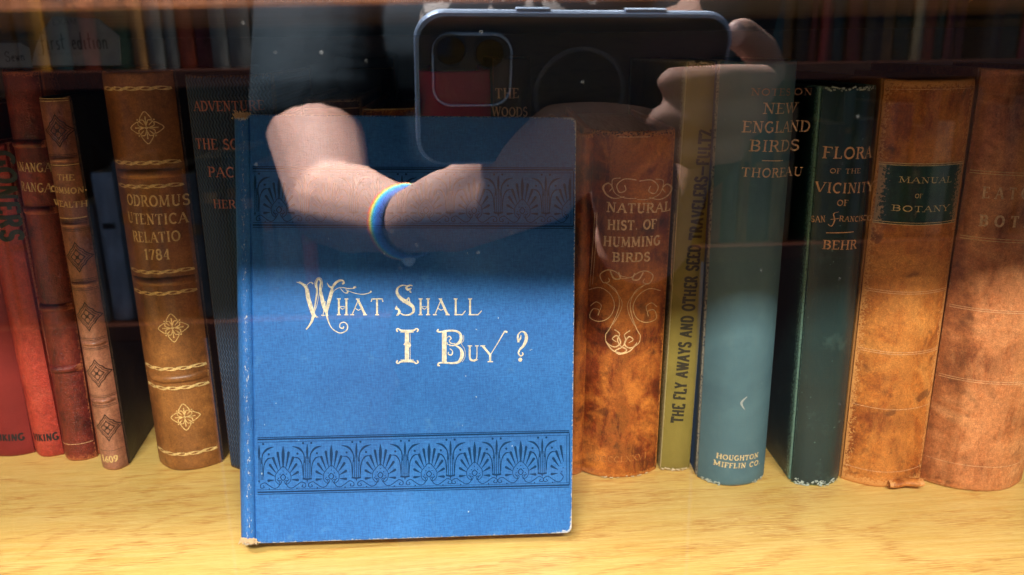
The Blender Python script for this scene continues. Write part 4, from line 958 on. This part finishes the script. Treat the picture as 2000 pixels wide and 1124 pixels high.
# ------------------------------------------------------------------ what the pane reflects: bookcases across the aisle
ORD = 'first second third fourth fifth sixth seventh eighth ninth tenth eleventh twelfth thirteenth fourteenth fifteenth sixteenth seventeenth eighteenth nineteenth twentieth twenty-first twenty-second twenty-third twenty-fourth twenty-fifth twenty-sixth twenty-seventh twenty-eighth'.split()
def mproj(P):
    d = Vector((P[0], 2*GY-P[1], P[2]))-C; z = d.dot(F); return CX+FPX*d.dot(RR)/z, CY-FPX*d.dot(UU)/z
def rcase(name, label_, xa, xb, yf, boards, pal, grp, top, side):
    r = empty(name, (xa, yf, 0), label_, 'bookcase')
    WD = plain('aisle shelf wood', srgb(92, 46, 32), .5)
    def bx(nm, x0, x1, y0, y1, z0, z1, mt_): return box(nm, x0-xa, x1-xa, y0-yf, y1-yf, z0, z1, mt_, r, .001)
    bx('back_panel', xa, xb, yf-.26, yf-.25, boards[-1], top, plain('aisle back', srgb(52, 30, 24), .6))
    for k, zb in enumerate(boards): bx('shelf_board', xa, xb, yf-.25, yf, zb-.028, zb, WD)
    bx('side_panel', xa-.022, xa-.001, yf-.26, yf, boards[-1], top, WD); bx('side_panel', xb+.001, xb+.022, yf-.26, yf, boards[-1], top, WD)
    zs = list(boards); i = 0
    nd = 3
    for k in range(nd):
        w_ = (xb-xa)/nd; bx('cabinet_door', xa+w_*k+.004, xa+w_*(k+1)-.004, yf-.018, yf, boards[-1]-.85, boards[-1]-.0285, plain('door wood', srgb(74, 40, 28), .5))
    for k, zb in enumerate(zs):
        hmax = (zs[k-1]-.028-zb if k else top-zb)-.02
        x = xa+.01; cnt = 0
        while x < xb-.04:
            w = random.uniform(.016, .042); H = min(hmax, random.uniform(.20, .30)); c = random.choice(pal)
            if random.random() < .06: x += random.uniform(.03, .08); continue
            mt_ = SM[c]
            px, py = mproj((x+w/2, yf, zb+.1))
            if px < -70 or px > 2070 or 690 < px < 1340: x += w+.001; continue
            o = book_copy(w, H, mt_); cnt += 1; o.location = (x, yf-.02-random.uniform(0, .025), zb+.0005)
            tag(o, f'blurred {c} book, {ORD[min(27, cnt-1)]} from the left on the {"upper" if k == 0 else "lower"} shelf of the {side} reflected bookcase', 'book', grp); x += w+random.uniform(.0005, .003)
    return r
SPAL = {'white': (205, 205, 212), 'tan': (170, 120, 70), 'teal': (30, 84, 88), 'rust': (170, 70, 40), 'blue': (40, 80, 130), 'mustard': (176, 120, 40), 'black': (24, 26, 30), 'grey': (120, 120, 118), 'maroon': (100, 26, 34), 'green': (40, 70, 52), 'cream': (196, 172, 130)}
SM = {}; LB = {}
for k_, c_ in SPAL.items():
    t = NT(k_+' jacket'); nz = t.noise(t.coord(scale=(1, 1, .3)), 70, 4); col = tuple(v*.95 for v in srgb(*c_)[:3])+(1,); t.bsdf(t.ramp(nz, [(.35, tuple(x*.6 for x in col[:3])+(1,)), (.65, col)]), .4); SM[k_] = t.m
    LB[k_] = f'{k_} book on the shelves across the aisle, blurred in the reflection'
def book_copy(w, H, mt_, depth=.16):
    r = empty('shelved_book')
    def f(a, c):
        x = w*a; return (x, .004*(1-(2*a-1)**2), H*c)
    grid('spine', f, 6, 4, mt_, r)
    box('cover', 0, w, -depth, -.0006, 0, H, mt_, r, 0)
    box('page_block', .0022, w-.0022, -depth+.003, -.001, .001, H+.0008, PAGES, r, 0)
    lab = Ink(); z = H*random.uniform(.55, .8); lab.stroke([(w*(.2+.6*i/4), z) for i in range(5)], random.uniform(.008, .02)); 
    lab.build('title_block', SM['tan'] if mt_ not in (SM['cream'], SM['white'], SM['tan']) else SM['black'], r, lambda x, z_, o_: (x, .004*(1-(2*x/w-1)**2)+.0006+o_, z_))
    return r
pal1 = ['white', 'rust', 'teal', 'mustard', 'tan', 'grey', 'black', 'grey', 'maroon', 'green', 'teal', 'black', 'mustard']
pal2 = ['teal', 'tan', 'teal', 'black', 'maroon', 'cream', 'green', 'rust', 'black', 'maroon']
rcase('bookcase', 'bookcase across the aisle on the left side of the reflection, full of coloured spines', -1.25, -.06, -1.02, [.185, -.25], pal1, 'books across the aisle in the left reflection', .53, 'left')
rcase('bookcase', 'bookcase across the aisle on the right side of the reflection with darker books', .02, 1.30, -1.02, [.18, -.14], pal2, 'books across the aisle in the right reflection', .53, 'right')
